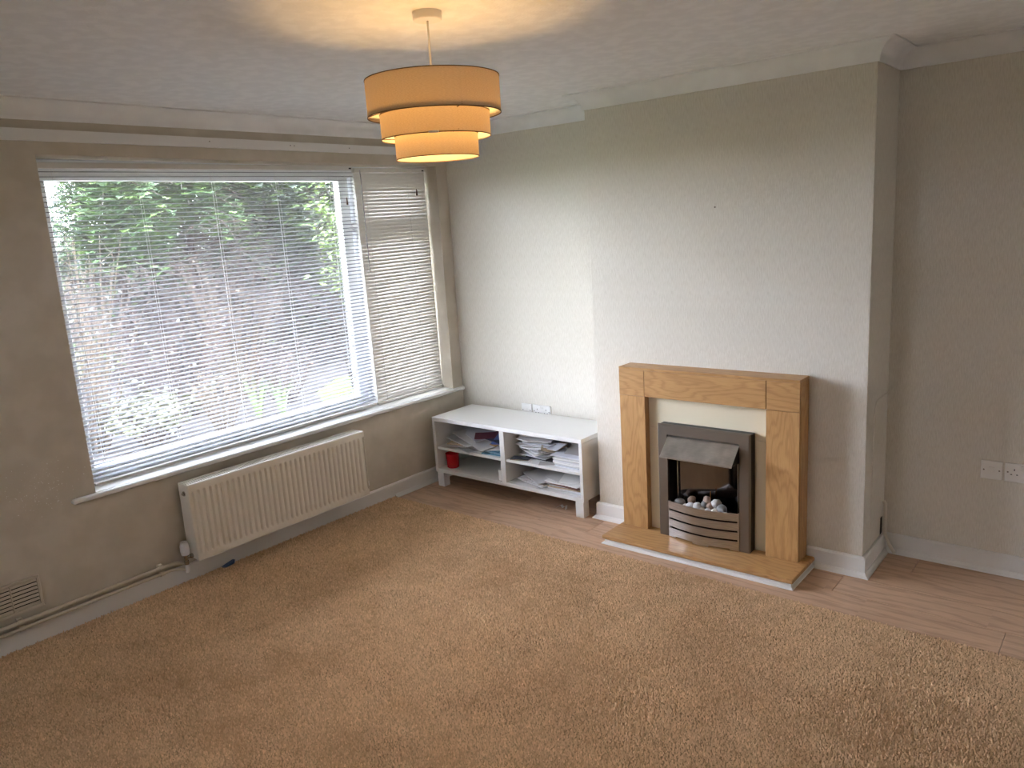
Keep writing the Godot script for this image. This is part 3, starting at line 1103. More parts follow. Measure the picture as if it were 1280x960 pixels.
	for k in 5:
		sheet("paper_sheet", "sheet of paper in the fanned heap on the lower right shelf", "paper", gp, Vector3(0.895 + rng.randf_range(-0.015, 0.02), y + 0.001 + k * 0.0062, 0.27 + rng.randf_range(-0.015, 0.02)), 0.26, 0.20, 0.0035, -0.40 + k * 0.13 + rng.randf_range(-0.05, 0.05), Vector2(0, 0), rng.randf_range(0, 0.003), white[(k + 2) % 4])
	sheet("magazine", "grey-white magazine on top of the fanned heap", "magazine", "", Vector3(0.91, y + 0.034, 0.265), 0.25, 0.22, 0.005, -0.5, Vector2(0.02, 0.03), 0.0, white[2])
	gp = "papers in the lower right heap"
	for k in 7:
		sheet("letter", "letter in the low mixed heap at the right of the lower shelf", "letter", gp, Vector3(1.13 + rng.randf_range(-0.012, 0.012), y + 0.001 + k * 0.0075, 0.30 + rng.randf_range(-0.015, 0.015)), 0.25, 0.17, 0.0058, rng.randf_range(-0.12, 0.12), Vector2(0, 0), rng.randf_range(0, 0.001), [white[1], white[0], manila, white[2], mat(c8(132, 92, 78), 0.7), white[0], white[3]][k])
	sheet("letter", "white letter lying across the top of the low mixed heap", "letter", "", Vector3(1.165, y + 0.060, 0.295), 0.19, 0.15, 0.003, 0.35, Vector2(0, 0.05), 0.002, white[3])
	sheet("envelope", "pale window envelope left of the topmost letter of the low heap", "envelope", "", Vector3(1.055, y + 0.056, 0.285), 0.13, 0.17, 0.003, -0.3, Vector2(0.02, 0.04), 0.002, white[2])
	# lower left: red cup, a white pot and a small white box
	t = thing("red_cup", Vector3(0.191, 0.1252, 0.352), "red plastic tumbler on the lower left shelf of the bench", "cup")
	b = mb()
	b.lathe(Vector3(0.191, 0.1252, 0.352), [[0.0, 0.0], [0.036, 0.0], [0.040, 0.004], [0.045, 0.095], [0.0455, 0.098], [0.043, 0.098], [0.038, 0.006], [0.0, 0.006]], 32)
	build("tumbler", b, M.red, t)
	b = mb()
	b.lathe(Vector3(0.191, 0.1252, 0.352), [[0.0452, 0.094], [0.0466, 0.096], [0.0466, 0.1], [0.0445, 0.1005]], 32)
	build("rim", b, M.red, t)
	t = thing("white_pot", Vector3(0.655, 0.1252, 0.392), "small white plastic pot beside the bench divider on the lower left shelf", "pot")
	b = mb()
	b.lathe(Vector3(0.652, 0.1252, 0.388), [[0.0, 0.0], [0.021, 0.0], [0.022, 0.003], [0.022, 0.052], [0.0, 0.052]], 24)
	build("body", b, M.plate, t)
	b = mb()
	b.lathe(Vector3(0.652, 0.1772, 0.388), [[0.0235, 0.0], [0.0235, 0.014], [0.021, 0.016], [0.0, 0.016]], 24)
	build("lid", b, M.plate, t)
	t = thing("white_box", Vector3(0.6, 0.1252, 0.12), "small white box at the back of the lower left shelf", "box")
	b = mb()
	b.span(Vector3(0.565, 0.1252, 0.06), Vector3(0.665, 0.195, 0.13), 0.003)
	build("carton", b, M.bench, t)
	b = mb()
	b.span(Vector3(0.563, 0.1952, 0.058), Vector3(0.667, 0.204, 0.132), 0.002)
	build("lid", b, M.bench, t)
	off = Vector3.ZERO


# ---------------------------------------------------------------- radiator, pipes and vent
func radiator() -> void:
	var z0 := 1.0388
	var z1 := 2.158
	var xf := 0.140
	var xb := 0.040
	var y0 := 0.144
	var y1 := 0.5375
	var t := thing("radiator", Vector3(0.09, y0, 1.6), "cream double-panel radiator fixed below the window", "radiator")
	for face in [[xf, 1.0], [xb, -1.0]]:
		var b := mb()
		var n := 34
		var sub := 8
		var ya := [y0, y0 + 0.028, y0 + 0.036, y0 + 0.046, y0 + 0.1, y1 - 0.1, y1 - 0.046, y1 - 0.036, y1 - 0.028, y1]
		var amp := [0.0, 0.0, 0.6, 1.0, 1.0, 1.0, 1.0, 0.6, 0.0, 0.0]
		var za := []
		var fz := []
		za.append(z0)
		fz.append(0.0)
		var a0 := z0 + 0.016
		var a1 := z1 - 0.016
		for i in n * sub + 1:
			var f := float(i) / sub
			var q := fposmod(f, 1.0)
			za.append(lerpf(a0, a1, float(i) / (n * sub)))
			fz.append(smoothstep(0.10, 0.26, q) * (1.0 - smoothstep(0.74, 0.90, q)))
		za.append(z1)
		fz.append(0.0)
		var dep := 0.0125
		var at := func(i: int, j: int) -> Vector3:
			return Vector3(face[0] - face[1] * (dep * (1.0 - fz[i]) * amp[j]), ya[j], za[i])
		var nrm := func(i: int, j: int) -> Vector3:
			var i0 := maxi(i - 1, 0)
			var i1 := mini(i + 1, za.size() - 1)
			var j0 := maxi(j - 1, 0)
			var j1 := mini(j + 1, ya.size() - 1)
			var dz: Vector3 = at.call(i1, j) - at.call(i0, j)
			var dy: Vector3 = at.call(i, j1) - at.call(i, j0)
			var r := dy.cross(dz).normalized()
			return r if r.x * face[1] > 0.0 else -r
		var ns := []
		var ps := []
		for i in za.size():
			var rn := []
			var rp := []
			for j in ya.size():
				rn.append(nrm.call(i, j))
				rp.append(at.call(i, j))
			ns.append(rn)
			ps.append(rp)
		for i in za.size() - 1:
			for j in ya.size() - 1:
				b.quadn(ps[i][j], ps[i + 1][j], ps[i + 1][j + 1], ps[i][j + 1], ns[i][j], ns[i + 1][j], ns[i + 1][j + 1], ns[i][j + 1])
		b.span(Vector3(face[0] - face[1] * 0.016, y0, z0), Vector3(face[0] - face[1] * 0.012, y1, z1), 0)
		for s in [[y0, y0 + 0.003, z0, z1], [y1 - 0.003, y1, z0, z1], [y0, y1, z0, z0 + 0.003], [y0, y1, z1 - 0.003, z1]]:
			b.span(Vector3(face[0] - face[1] * 0.014, s[0], s[2]), Vector3(face[0] - face[1] * 0.0005, s[1], s[3]), 0.0008)
		build("front_panel" if face[1] > 0 else "rear_panel", b, M.rad, t)
	for z in [z0, z1 - 0.002]:
		var b := mb()
		b.span(Vector3(xb + 0.002, y0 + 0.004, z - 0.0015), Vector3(xf - 0.006, y1 + 0.002, z + 0.0035), 0.0012)
		build("end_panel", b, M.rad, t)
	# convector fins between the panels
	var b := mb()
	for i in 40:
		b.span(Vector3(xb + 0.018, y0 + 0.02, z0 + 0.03 + i * 0.027), Vector3(xf - 0.018, y1 - 0.02, z0 + 0.031 + i * 0.027), 0)
	var fins := build("convector_fins", b, M.rad, t)
	fins.set_meta("kind", "stuff")
	# louvred top grille
	b = mb()
	b.span(Vector3(xb + 0.002, y1 - 0.001, z0), Vector3(xb + 0.014, y1 + 0.0035, z1), 0.001)
	b.span(Vector3(xf - 0.018, y1 - 0.001, z0), Vector3(xf - 0.005, y1 + 0.0035, z1), 0.001)
	b.span(Vector3((xb + xf) / 2 - 0.004, y1 - 0.001, z0), Vector3((xb + xf) / 2 + 0.004, y1 + 0.003, z1), 0.001)
	for i in 94:
		var z := z0 + 0.006 + i * 0.0118
		b.span(Vector3(xb + 0.012, y1 - 0.001, z), Vector3(xf - 0.016, y1 + 0.0025, z + 0.0065), 0)
	var gr := build("top_grille", b, M.rad, t)
	gr.set_meta("kind", "stuff")
	# bleed plug at the top near corner
	b = mb()
	b.lathe(Vector3(0.094, y1 - 0.045, z1 + 0.001), [[0.0, 0.012], [0.007, 0.012], [0.007, 0.004], [0.013, 0.004], [0.013, 0.0], [0.0, 0.0]], 12, Basis(Vector3.RIGHT, PI / 2))
	build("bleed_plug", b, M.chrome, t)
	# thermostatic valve
	b = mb()
	b.lathe(Vector3(0.085, 0.180, z1 + 0.038), [[0.0, 0.0], [0.019, 0.0], [0.0205, 0.008], [0.0205, 0.052], [0.018, 0.066], [0.012, 0.071], [0.0, 0.072]], 24)
	for i in 12:
		var a := TAU * i / 12.0
		b.tube([Vector3(0.085 + cos(a) * 0.0205, 0.192, z1 + 0.038 + sin(a) * 0.0205), Vector3(0.085 + cos(a) * 0.0205, 0.23, z1 + 0.038 + sin(a) * 0.0205)], 0.0016, 5)
	var hd := build("valve_head", b, M.trv, t)
	hd.set_meta("label", "white thermostatic valve head")
	b = mb()
	b.lathe(Vector3(0.085, 0.128, z1 + 0.038), [[0.0, 0.0], [0.011, 0.0], [0.011, 0.02], [0.009, 0.022], [0.009, 0.045], [0.014, 0.045], [0.014, 0.053], [0.0, 0.053]], 16)
	b.tube([Vector3(0.085, 0.163, z1 + 0.038), Vector3(0.085, 0.163, z1 - 0.002)], 0.0075, 12)
	b.lathe(Vector3(0.085, 0.163, z1 + 0.002), [[0.0, 0.014], [0.012, 0.014], [0.012, 0.0], [0.0, 0.0]], 6, Basis(Vector3.RIGHT, PI / 2))
	build("valve_body", b, M.chrome, t)
	# lockshield at the far end
	b = mb()
	b.lathe(Vector3(0.085, 0.150, z0 - 0.032), [[0.0, 0.0], [0.009, 0.0], [0.009, 0.03], [0.0, 0.03]], 14)
	b.tube([Vector3(0.085, 0.165, z0 - 0.032), Vector3(0.085, 0.165, z0 + 0.002)], 0.0075, 10)
	b.tube([Vector3(0.085, 0.155, z0 - 0.032), Vector3(0.083, 0.135, z0 - 0.032), Vector3(0.07, 0.122, z0 - 0.032), Vector3(0.004, 0.118, z0 - 0.032)], 0.006, 10)
	build("lockshield_valve", b, M.chrome, t)
	b = mb()
	b.lathe(Vector3(0.085, 0.178, z0 - 0.032), [[0.0, 0.0], [0.012, 0.0], [0.011, 0.028], [0.0, 0.032]], 14)
	build("lockshield_cap", b, M.trv, t)
	# pipes along the wall
	off = Vector3(0.03, 0.131, 3.6)
	b = mb()
	b.tube([Vector3(0.031, 0.1345, ROOM_Z - 0.2), Vector3(0.031, 0.1345, 2.26), Vector3(0.036, 0.134, 2.225), Vector3(0.055, 0.131, 2.203), Vector3(0.085, 0.130, 2.196)], 0.0095, 12)
	tag(build("heating_pipe", b, M.pipe), "upper of the two cream heating pipes above the skirting", "pipe")
	off = Vector3(0.03, 0.1, 3.6)
	b = mb()
	b.tube([Vector3(0.031, 0.1045, ROOM_Z - 0.2), Vector3(0.031, 0.1045, 2.26), Vector3(0.034, 0.104, 2.24), Vector3(0.05, 0.101, 2.215), Vector3(0.083, 0.099, 2.2)], 0.0078, 12)
	tag(build("heating_pipe", b, M.pipe), "lower of the two cream heating pipes above the skirting", "pipe")
	off = Vector3(0.085, 0.0, 2.196)
	b = mb()
	b.tube([Vector3(0.085, 0.085, 2.196), Vector3(0.085, 0.130, 2.196)], 0.011, 12)
	tag(build("pipe_elbow", b, M.trv), "white pipe fitting under the thermostatic valve", "pipe fitting")
	var labels := ["cream double pipe clip near the thermostatic valve", "cream double pipe clip below the air vent"]
	var kk := 0
	for z in [2.30, 2.934]:
		off = Vector3(0.016, 0.12, z)
		b = mb()
		b.span(Vector3(0.001, 0.090, z - 0.011), Vector3(0.022, 0.150, z + 0.011), 0.002)
		b.tube([Vector3(0.031, 0.1345, z - 0.011), Vector3(0.031, 0.1345, z + 0.011)], 0.0125, 14)
		b.tube([Vector3(0.031, 0.1045, z - 0.011), Vector3(0.031, 0.1045, z + 0.011)], 0.0108, 14)
		tag(build("pipe_clip", b, M.pipe), labels[kk], "pipe clip", "double pipe clips")
		kk += 1
	# air vent
	t = thing("air_vent", Vector3(0.0, 0.165, 2.94), "beige louvred air vent low on the window wall", "vent")
	var va := 2.826
	var vb := 3.062
	b = mb()
	b.span(Vector3(0.0, 0.300, va), Vector3(0.012, 0.3125, vb), 0.002)
	b.span(Vector3(0.0, 0.163, va), Vector3(0.012, 0.178, vb), 0.002)
	b.span(Vector3(0.0, 0.178, va), Vector3(0.012, 0.300, va + 0.0125), 0.002)
	b.span(Vector3(0.0, 0.178, vb - 0.0125), Vector3(0.012, 0.300, vb), 0.002)
	b.span(Vector3(0.0, 0.178, 2.9415), Vector3(0.011, 0.300, 2.9465), 0.001)
	build("frame", b, M.vent, t)
	b = mb()
	b.span(Vector3(0.0, 0.157, va - 0.006), Vector3(0.005, 0.163, vb + 0.006), 0.001)
	build("lip", b, M.vent, t)
	b = mb()
	b.span(Vector3(0.0002, 0.178, va + 0.012), Vector3(0.001, 0.300, vb - 0.012), 0)
	build("backing", b, M.dark, t)
	for r in 7:
		for h in [[va + 0.0125, 2.9415], [2.9465, vb - 0.0125]]:
			b = mb()
			b.box(Vector3(0.0062, 0.1865 + r * 0.01755, (h[0] + h[1]) / 2), Vector3(0.0022, 0.0125, h[1] - h[0]), 0.0006, Basis(Vector3(0, 0, 1), 0.55))
			build("slat", b, M.vent, t)
	off = Vector3.ZERO


# ---------------------------------------------------------------- pendant lamp
func pendant() -> void:
	var c := Vector3(1.991, 0, 2.124)
	var t := thing("pendant_lamp", c + Vector3(0, H, 0), "lit three-tier drum pendant lamp hanging from the ceiling", "lamp")
	var b := mb()
	b.lathe(c + Vector3(0, H, 0), [[0.0435, 0.0], [0.0435, -0.021], [0.041, -0.024], [0.0, -0.0245]], 40)
	build("ceiling_rose", b, M.rose, t)
	b = mb()
	b.tube([c + Vector3(0, H - 0.02, 0), c + Vector3(0, 2.13, 0)], 0.0032, 8)
	build("cord", b, M.cord, t)
	b = mb()
	b.lathe(c + Vector3(0, 2.075, 0), [[0.0, 0.06], [0.014, 0.06], [0.017, 0.0], [0.02, -0.004], [0.0, -0.004]], 16)
	build("lamp_holder", b, M.rose, t)
	var tiers := [[0.204, 2.046, 2.152], [0.168, 1.980, 2.052], [0.128, 1.920, 1.988]]
	for s in tiers:
		b = mb()
		b.lathe(c, [[s[0], s[1]], [s[0], s[2]]], 64)
		var sh := build("shade_tier", b, M.fabric, t)
		b = mb()
		for y in [s[1], s[2]]:
			b.lathe(c, [[s[0] + 0.0012, y - 0.0012], [s[0] + 0.0012, y + 0.0012], [s[0] - 0.0012, y + 0.0012], [s[0] - 0.0012, y - 0.0012], [s[0] + 0.0012, y - 0.0012]], 64)
		build("rim", b, M.rim, sh)
	# wire spiders that carry the tiers
	b = mb()
	for k in 3:
		var a := TAU * k / 3.0 + 0.4
		var d := Vector3(cos(a), 0, sin(a))
		b.tube([c + Vector3(0, 2.10, 0) + d * 0.012, c + Vector3(0, 2.056, 0) + d * 0.204], 0.0014, 5)
		b.tube([c + Vector3(0, 2.047, 0) + d * 0.168, c + Vector3(0, 2.05, 0) + d * 0.204], 0.0014, 5)
		b.tube([c + Vector3(0, 1.984, 0) + d * 0.128, c + Vector3(0, 1.986, 0) + d * 0.168], 0.0014, 5)
	build("wire_frame", b, M.rim, t)
	b = mb()
	var la := 0.84
	for k in 4:
		var a0 := la + 0.045 * (k - 2)
		var a1 := a0 + 0.045
		var p0 := c + Vector3(cos(a0), 0, sin(a0)) * 0.1692
		var p1 := c + Vector3(cos(a1), 0, sin(a1)) * 0.1692
		b.quadn(p0 + Vector3(0, 1.977, 0), p1 + Vector3(0, 1.977, 0), p1 + Vector3(0, 1.984, 0), p0 + Vector3(0, 1.984, 0), p0 - c, p1 - c, p1 - c, p0 - c)
	build("care_tag", b, M.plate, t)
	var bulb := mat(c8(255, 214, 150), 0.4)
	bulb.emission_enabled = true
	bulb.emission = Color(1.0, 0.72, 0.36)
	bulb.emission_energy_multiplier = 3.0
	b = mb()
	b.lathe(c + Vector3(0, 2.07, 0), [[0.012, 0.0], [0.016, -0.012], [0.026, -0.03], [0.030, -0.048], [0.026, -0.066], [0.014, -0.077], [0.0, -0.079]], 20)
	build("bulb", b, bulb, t)
	var l := OmniLight3D.new()
	l.name = "bulb_light"
	l.position = Vector3(0, 2.03 - H, 0)
	l.light_color = Color(1.0, 0.81, 0.53)
	l.light_energy = 0.082
	l.light_size = 0.028
	l.omni_range = 12.0
	l.omni_attenuation = 2.0
	l.shadow_enabled = true
	t.add_child(l)
	off = Vector3.ZERO


# ---------------------------------------------------------------- venetian blinds
func blind(label: String, za: float, zb: float, x: float, top: float, low: float, tilt: float, ladders: Array, lean: float, wand: Array, pull_z: float, pull_y: float, slat_mat: Material) -> void:
	var zm := (za + zb) / 2
	var t := thing("venetian_blind", Vector3(x, top, zm), label, "blind", "venetian blinds in the window")
	t.rotation.x = lean
	var b := mb()
	b.span(Vector3(x - 0.013, top - 0.026, za), Vector3(x + 0.013, top, zb), 0.002)
	var hr := build("headrail", b, M.rail, t)
	b = mb()
	b.span(Vector3(x + 0.011, top - 0.020, za + 0.012), Vector3(x + 0.0145, top - 0.012, za + 0.03), 0.0005)
	build("cord_lock", b, M.dark, hr)
	# one slat shape, bowed across its width and turned by the tilt
	var w := 0.0248
	var sl := MB.new()
	sl.o = Vector3.ZERO
	var seg := 4
	var basis := Basis(Vector3(0, 0, 1), -tilt)
	var half := (zb - za) / 2 - 0.002
	var ps := []
	for i in seg + 1:
		var f := float(i) / seg - 0.5
		ps.append([basis * Vector3(f * w, 0.0016 * (1.0 - 4.0 * f * f), 0), (basis * Vector3(f * 0.5, 1, 0)).normalized()])
	for i in seg:
		var p: Array = ps[i]
		var q: Array = ps[i + 1]
		var zz := Vector3(0, 0, half)
		sl.quadn(p[0] - zz, p[0] + zz, q[0] + zz, q[0] - zz, p[1], p[1], q[1], q[1])
		var d := basis * Vector3(0, -0.0004, 0)
		sl.quadn(p[0] - zz + d, p[0] + zz + d, q[0] + zz + d, q[0] - zz + d, -p[1], -p[1], -q[1], -q[1])
	for e in [0, seg]:
		var p: Vector3 = ps[e][0]
		var zz := Vector3(0, 0, half)
		var d := basis * Vector3(0, -0.0004, 0)
		var nn := basis * Vector3(-1.0 if e == 0 else 1.0, 0, 0)
		sl.quad(p - zz, p + zz, p + zz + d, p - zz + d, nn)
	var mesh := sl.done()
	var y := top - 0.040
	var n := 0
	while y > low + 0.018:
		var o := put("slat", mesh, slat_mat, t)
		o.position = Vector3(0, y - top, 0)
		y -= 0.0219
		n += 1
	b = mb()
	b.span(Vector3(x - 0.013, low - 0.006, za + 0.001), Vector3(x + 0.013, low + 0.010, zb - 0.001), 0.003)
	build("bottom_rail", b, M.rail, t)
	for lz in ladders:
		b = mb()
		for s in [-1.0, 1.0]:
			var dx := basis * Vector3(s * 0.0128, 0, 0)
			b.tube([Vector3(x + dx.x, top - 0.026, lz), Vector3(x + dx.x, low + 0.008, lz)], 0.0006, 4, -1.0, false)
		b.tube([Vector3(x, top - 0.026, lz + 0.006), Vector3(x, low + 0.008, lz + 0.006)], 0.0007, 4, -1.0, false)
		build("ladder_cord", b, M.cord, t)
	if wand.size() > 0:
		b = mb()
		b.tube([Vector3(x + 0.02, top - 0.012, wand[0]), Vector3(x + 0.024, top - 0.05, wand[0]), Vector3(x + 0.026, wand[1], wand[0] + 0.006)], 0.003, 8)
		build("tilt_wand", b, M.wand, t)
	b = mb()
	b.tube([Vector3(x + 0.016, top - 0.02, pull_z), Vector3(x + 0.018, pull_y + 0.02, pull_z)], 0.0008, 4)
	var pc := build("pull_cord", b, M.cord, t)
	b = mb()
	b.lathe(Vector3(x + 0.018, pull_y, pull_z), [[0.0, 0.022], [0.003, 0.02], [0.006, -0.018], [0.004, -0.022], [0.0, -0.022]], 10)
	build("tassel", b, M.rim, pc)
	off = Vector3.ZERO


func blinds() -> void:
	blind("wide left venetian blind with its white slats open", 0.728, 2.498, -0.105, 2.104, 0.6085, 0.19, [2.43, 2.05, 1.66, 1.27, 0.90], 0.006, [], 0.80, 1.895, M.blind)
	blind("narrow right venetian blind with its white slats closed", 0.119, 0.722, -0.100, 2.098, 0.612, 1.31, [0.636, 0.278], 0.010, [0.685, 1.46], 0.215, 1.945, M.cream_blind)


# ---------------------------------------------------------------- sockets, cable, odds and ends
func socket_plate(called: String, label: String, category: String, at: Vector3, wide: float, kind: String) -> void:
	var t := thing(called, at, label, category)
	var b := mb()
	b.box(at + Vector3(0, 0, 0.005), Vector3(wide, 0.086, 0.0095), 0.0025)
	build("plate", b, M.plate, t)
	var face := at.z + 0.0100
	if kind == "double":
		for s in [-1.0, 1.0]:
			var cx: float = at.x + s * 0.0435 - 0.008 * s
			b = mb()
			b.box(Vector3(cx, at.y + 0.014, face), Vector3(0.004, 0.0085, 0.0006), 0)
			b.box(Vector3(cx - 0.011, at.y - 0.008, face), Vector3(0.0065, 0.0042, 0.0006), 0)
			b.box(Vector3(cx + 0.011, at.y - 0.008, face), Vector3(0.0065, 0.0042, 0.0006), 0)
			build("pin_slots", b, M.dark, t)
			b = mb()
			b.box(Vector3(at.x + s * 0.008 , at.y + 0.026, face + 0.001), Vector3(0.011, 0.019, 0.005), 0.0015, Basis(Vector3.RIGHT, 0.12))
			build("switch", b, M.plate, t)
		b = mb()
		for s in [-1.0, 1.0]:
			b.lathe(Vector3(at.x + s * 0.0603, at.y + 0.002, face - 0.0006), [[0.0, 0.001], [0.0035, 0.001], [0.0035, 0.0]], 10, Basis(Vector3.RIGHT, PI / 2))
		build("screws", b, M.screw, t)
	else:
		b = mb()
		for s in [-1.0, 1.0]:
			b.lathe(Vector3(at.x + s * 0.0302, at.y, face - 0.0006), [[0.0, 0.001], [0.0035, 0.001], [0.0035, 0.0]], 10, Basis(Vector3.RIGHT, PI / 2))
		build("screws", b, M.screw, t)
		b = mb()
		b.box(at + Vector3(0, 0.003, 0.0105), Vector3(0.022, 0.024, 0.003), 0.001)
		build("centre_boss", b, M.plate, t)
	off = Vector3.ZERO


func small_fittings() -> void:
	socket_plate("aerial_plate", "white blank wall plate left of the double socket above the bench", "wall plate", Vector3(0.577, 0.4845, 0.0), 0.086, "blank")
	socket_plate("double_socket", "white double socket on the wall above the bench", "socket", Vector3(0.702, 0.4845, 0.0), 0.146, "double")
	socket_plate("blank_plate", "white screwed wall plate in the right alcove", "wall plate", Vector3(3.2455, 0.4865, 0.0), 0.086, "blank")
	socket_plate("double_socket", "white double socket in the right alcove, cut by the frame edge", "socket", Vector3(3.368, 0.4865, 0.0), 0.146, "double")
	off = Vector3(2.81, 0, 0.03)
	var b := mb()
	b.tube([Vector3(2.803, 0.262, 0.021), Vector3(2.812, 0.25, 0.024), Vector3(2.815, 0.17, 0.03), Vector3(2.818, 0.105, 0.04), Vector3(2.84, 0.05, 0.043), Vector3(2.868, 0.0085, 0.047)], 0.0082, 10)
	tag(build("cable", b, M.rad), "thick cream cable bending out of the right alcove corner to the floor", "cable")
	off = Vector3(2.0898, 1.7229, CD)
	b = mb()
	b.tube([Vector3(2.0898, 1.7229, CD - 0.004), Vector3(2.0898, 1.7235, CD + 0.012)], 0.0016, 6)
	b.lathe(Vector3(2.0898, 1.7235, CD + 0.012), [[0.0, 0.0015], [0.004, 0.001], [0.004, 0.0], [0.0, -0.001]], 10, Basis(Vector3.RIGHT, PI / 2))
	tag(build("nail", b, M.screw), "small nail head in the wallpaper above the fireplace", "nail")
	off = Vector3(1.08, 0, 0.33)
	b = mb()
	var fold := [Vector3(1.045, 0.001, 0.345), Vector3(1.06, 0.012, 0.315), Vector3(1.085, 0.004, 0.33), Vector3(1.1, 0.016, 0.318), Vector3(1.112, 0.002, 0.34)]
	for i in 4:
		var p: Vector3 = fold[i]
		var q: Vector3 = fold[i + 1]
		var dz := Vector3(0.004, 0.003, 0.028)
		b.quad(p, q, q + dz, p + dz, Vector3(0, 1, 0))
		b.quad(p - Vector3(0, 0.001, 0), q - Vector3(0, 0.001, 0), q + dz - Vector3(0, 0.001, 0), p + dz - Vector3(0, 0.001, 0), Vector3(0, -1, 0))
	tag(build("paper_scrap", b, M.plate), "crumpled scrap of white paper on the floor under the bench", "scrap")
	off = Vector3(0.035, 0, 1.95)
	b = mb()
	b.hexa([Vector3(0.02, 0.012, 1.985), Vector3(0.05, 0.012, 1.985), Vector3(0.05, 0.016, 1.925), Vector3(0.02, 0.016, 1.925), Vector3(0.018, 0.014, 1.985), Vector3(0.05, 0.015, 1.985), Vector3(0.043, 0.034, 1.915), Vector3(0.018, 0.03, 1.915)])
	tag(build("plastic_scrap", b, mat(c8(60, 84, 118), 0.4)), "small blue plastic scrap on the carpet edge under the radiator", "scrap")
	off = Vector3.ZERO


# ---------------------------------------------------------------- garden
func frond() -> ArrayMesh:
	var b := MB.new()
	# a flat spray of scale-leaf twigs, stem along +x
	var up := Vector3(0, 1, 0)
	b.quad(Vector3(0, 0, -0.006), Vector3(0, 0, 0.006), Vector3(0.2, -0.02, 0.003), Vector3(0.2, -0.02, -0.003), up)
	for i in 6:
		var x := 0.02 + 0.03 * i
		var l := 0.085 - 0.009 * i
		for s in [-1.0, 1.0]:
			var p := Vector3(x, -0.1 * x, 0)
			var tip := p + Vector3(l * 0.75, 0.012 - 0.01 * i, s * l * 0.8)
			var wd := Vector3(0.013, 0.0, -s * 0.006)
			b.quad(p, p + wd, tip + wd * 0.6, tip - wd * 0.3, Vector3(0, 1, s * 0.25).normalized())
	return b.done()


func leaf_mesh() -> ArrayMesh:
	var b := MB.new()
	var up := Vector3(0, 1, 0)
	b.quad(Vector3(0, 0, 0), Vector3(0.03, 0.006, 0.018), Vector3(0.075, -0.004, 0), Vector3(0.03, 0.006, -0.018), up)
	return b.done()


func scatter(called: String, parent: Node3D, mesh: Mesh, m: Material, xf: Array, cols: Array) -> void:
	var mm := MultiMesh.new()
	mm.transform_format = MultiMesh.TRANSFORM_3D
	mm.use_colors = true
	mm.mesh = mesh
	var buf := PackedFloat32Array()
	for i in xf.size():
		var q: Transform3D = xf[i]
		var c: Color = cols[i]
		buf.append_array([q.basis.x.x, q.basis.y.x, q.basis.z.x, q.origin.x, q.basis.x.y, q.basis.y.y, q.basis.z.y, q.origin.y, q.basis.x.z, q.basis.y.z, q.basis.z.z, q.origin.z, c.r, c.g, c.b, 1.0])
	mm.instance_count = xf.size()
	mm.buffer = buf
	var o := MultiMeshInstance3D.new()
	o.name = called
	o.multimesh = mm
	o.material_override = m
	o.set_meta("kind", "stuff")
	parent.add_child(o, true)


const GY := -0.35

# bare: foliage starts above this height; below it the boughs are dead twigs
func conifer(called: String, label: String, at: Vector3, high: float, rad: float, bare: float, tone: Color, count: int, mesh: Mesh) -> void:
	var t := thing(called, at, label, "tree", "evergreen trees across the garden")
	var b := mb()
	b.tube([at, at + Vector3(0.04, high * 0.5, 0.03), at + Vector3(0, high * 0.95, 0)], 0.11, 9, 0.02)
	build("trunk", b, M.bark, t)
	var xf := []
	var cols := []
	var tw := mb()
	var boughs := mb()
	for k in count:
		var f := (k + rng.randf()) / count
		var y := lerpf(0.15, high * 0.97, f)
		var a := rng.randf() * TAU
		var taper := 1.0 - 0.45 * pow(y / high, 2.0)
		var len := rad * taper * rng.randf_range(0.75, 1.1)
		var d := Vector3(cos(a), 0, sin(a))
		var p0 := at + Vector3(0, y, 0)
		var p1 := p0 + d * len * 0.5 + Vector3(0, 0.12, 0)
		var p2 := p0 + d * len + Vector3(0, -0.08, 0)
		boughs.tube([p0, p1, p2], 0.016, 4, 0.005, false)
		var side := d.cross(Vector3.UP)
		var alive := clampf((y - bare) / 0.35 + rng.randf_range(-0.4, 0.4), 0.0, 1.0)
		for j in 16:
			var s := rng.randf_range(0.3, 1.0)
			var base := p0.lerp(p1, s * 2.0) if s < 0.5 else p1.lerp(p2, s * 2.0 - 1.0)
			if rng.randf() < alive:
				for m in 5:
					var q := base + side * rng.randf_range(-0.24, 0.24) + Vector3(rng.randf_range(-0.06, 0.06), rng.randf_range(-0.2, 0.12), rng.randf_range(-0.06, 0.06))
					var out := (d + side * rng.randf_range(-0.9, 0.9) + Vector3(0, rng.randf_range(-0.6, 0.5), 0)).normalized()
					var bs := Basis.looking_at(-out, (Vector3.UP + d * rng.randf_range(-0.4, 0.8)).normalized()) * Basis(Vector3.UP, PI / 2)
					bs = bs.scaled(Vector3.ONE * rng.randf_range(0.5, 1.0))
					xf.append(Transform3D(bs, q - at))
					var c := tone * rng.randf_range(0.65, 1.25)
					if rng.randf() < 0.15 + 0.2 * s * y / high:
						c = c.lerp(Color(0.14, 0.24, 0.05), 0.6)
					cols.append(c)
			elif rng.randf() < 0.9:
				var e := base + (d * rng.randf_range(0.1, 0.5) + side * rng.randf_range(-0.5, 0.5) + Vector3(0, rng.randf_range(-0.5, 0.25), 0)) * 0.7
				tw.tube([base, (base + e) * 0.5 + Vector3(0, 0.03, 0), e], 0.0045, 3, 0.0018, false)
	var bo := build("boughs", boughs, M.bark, t)
	bo.set_meta("kind", "stuff")
	if tw.v.size() > 0:
		var dt := build("dead_twigs", tw, M.twig, t)
		dt.set_meta("kind", "stuff")
	if xf.size() > 0:
		scatter("foliage", t, mesh, M.leaf, xf, cols)
	off = Vector3.ZERO


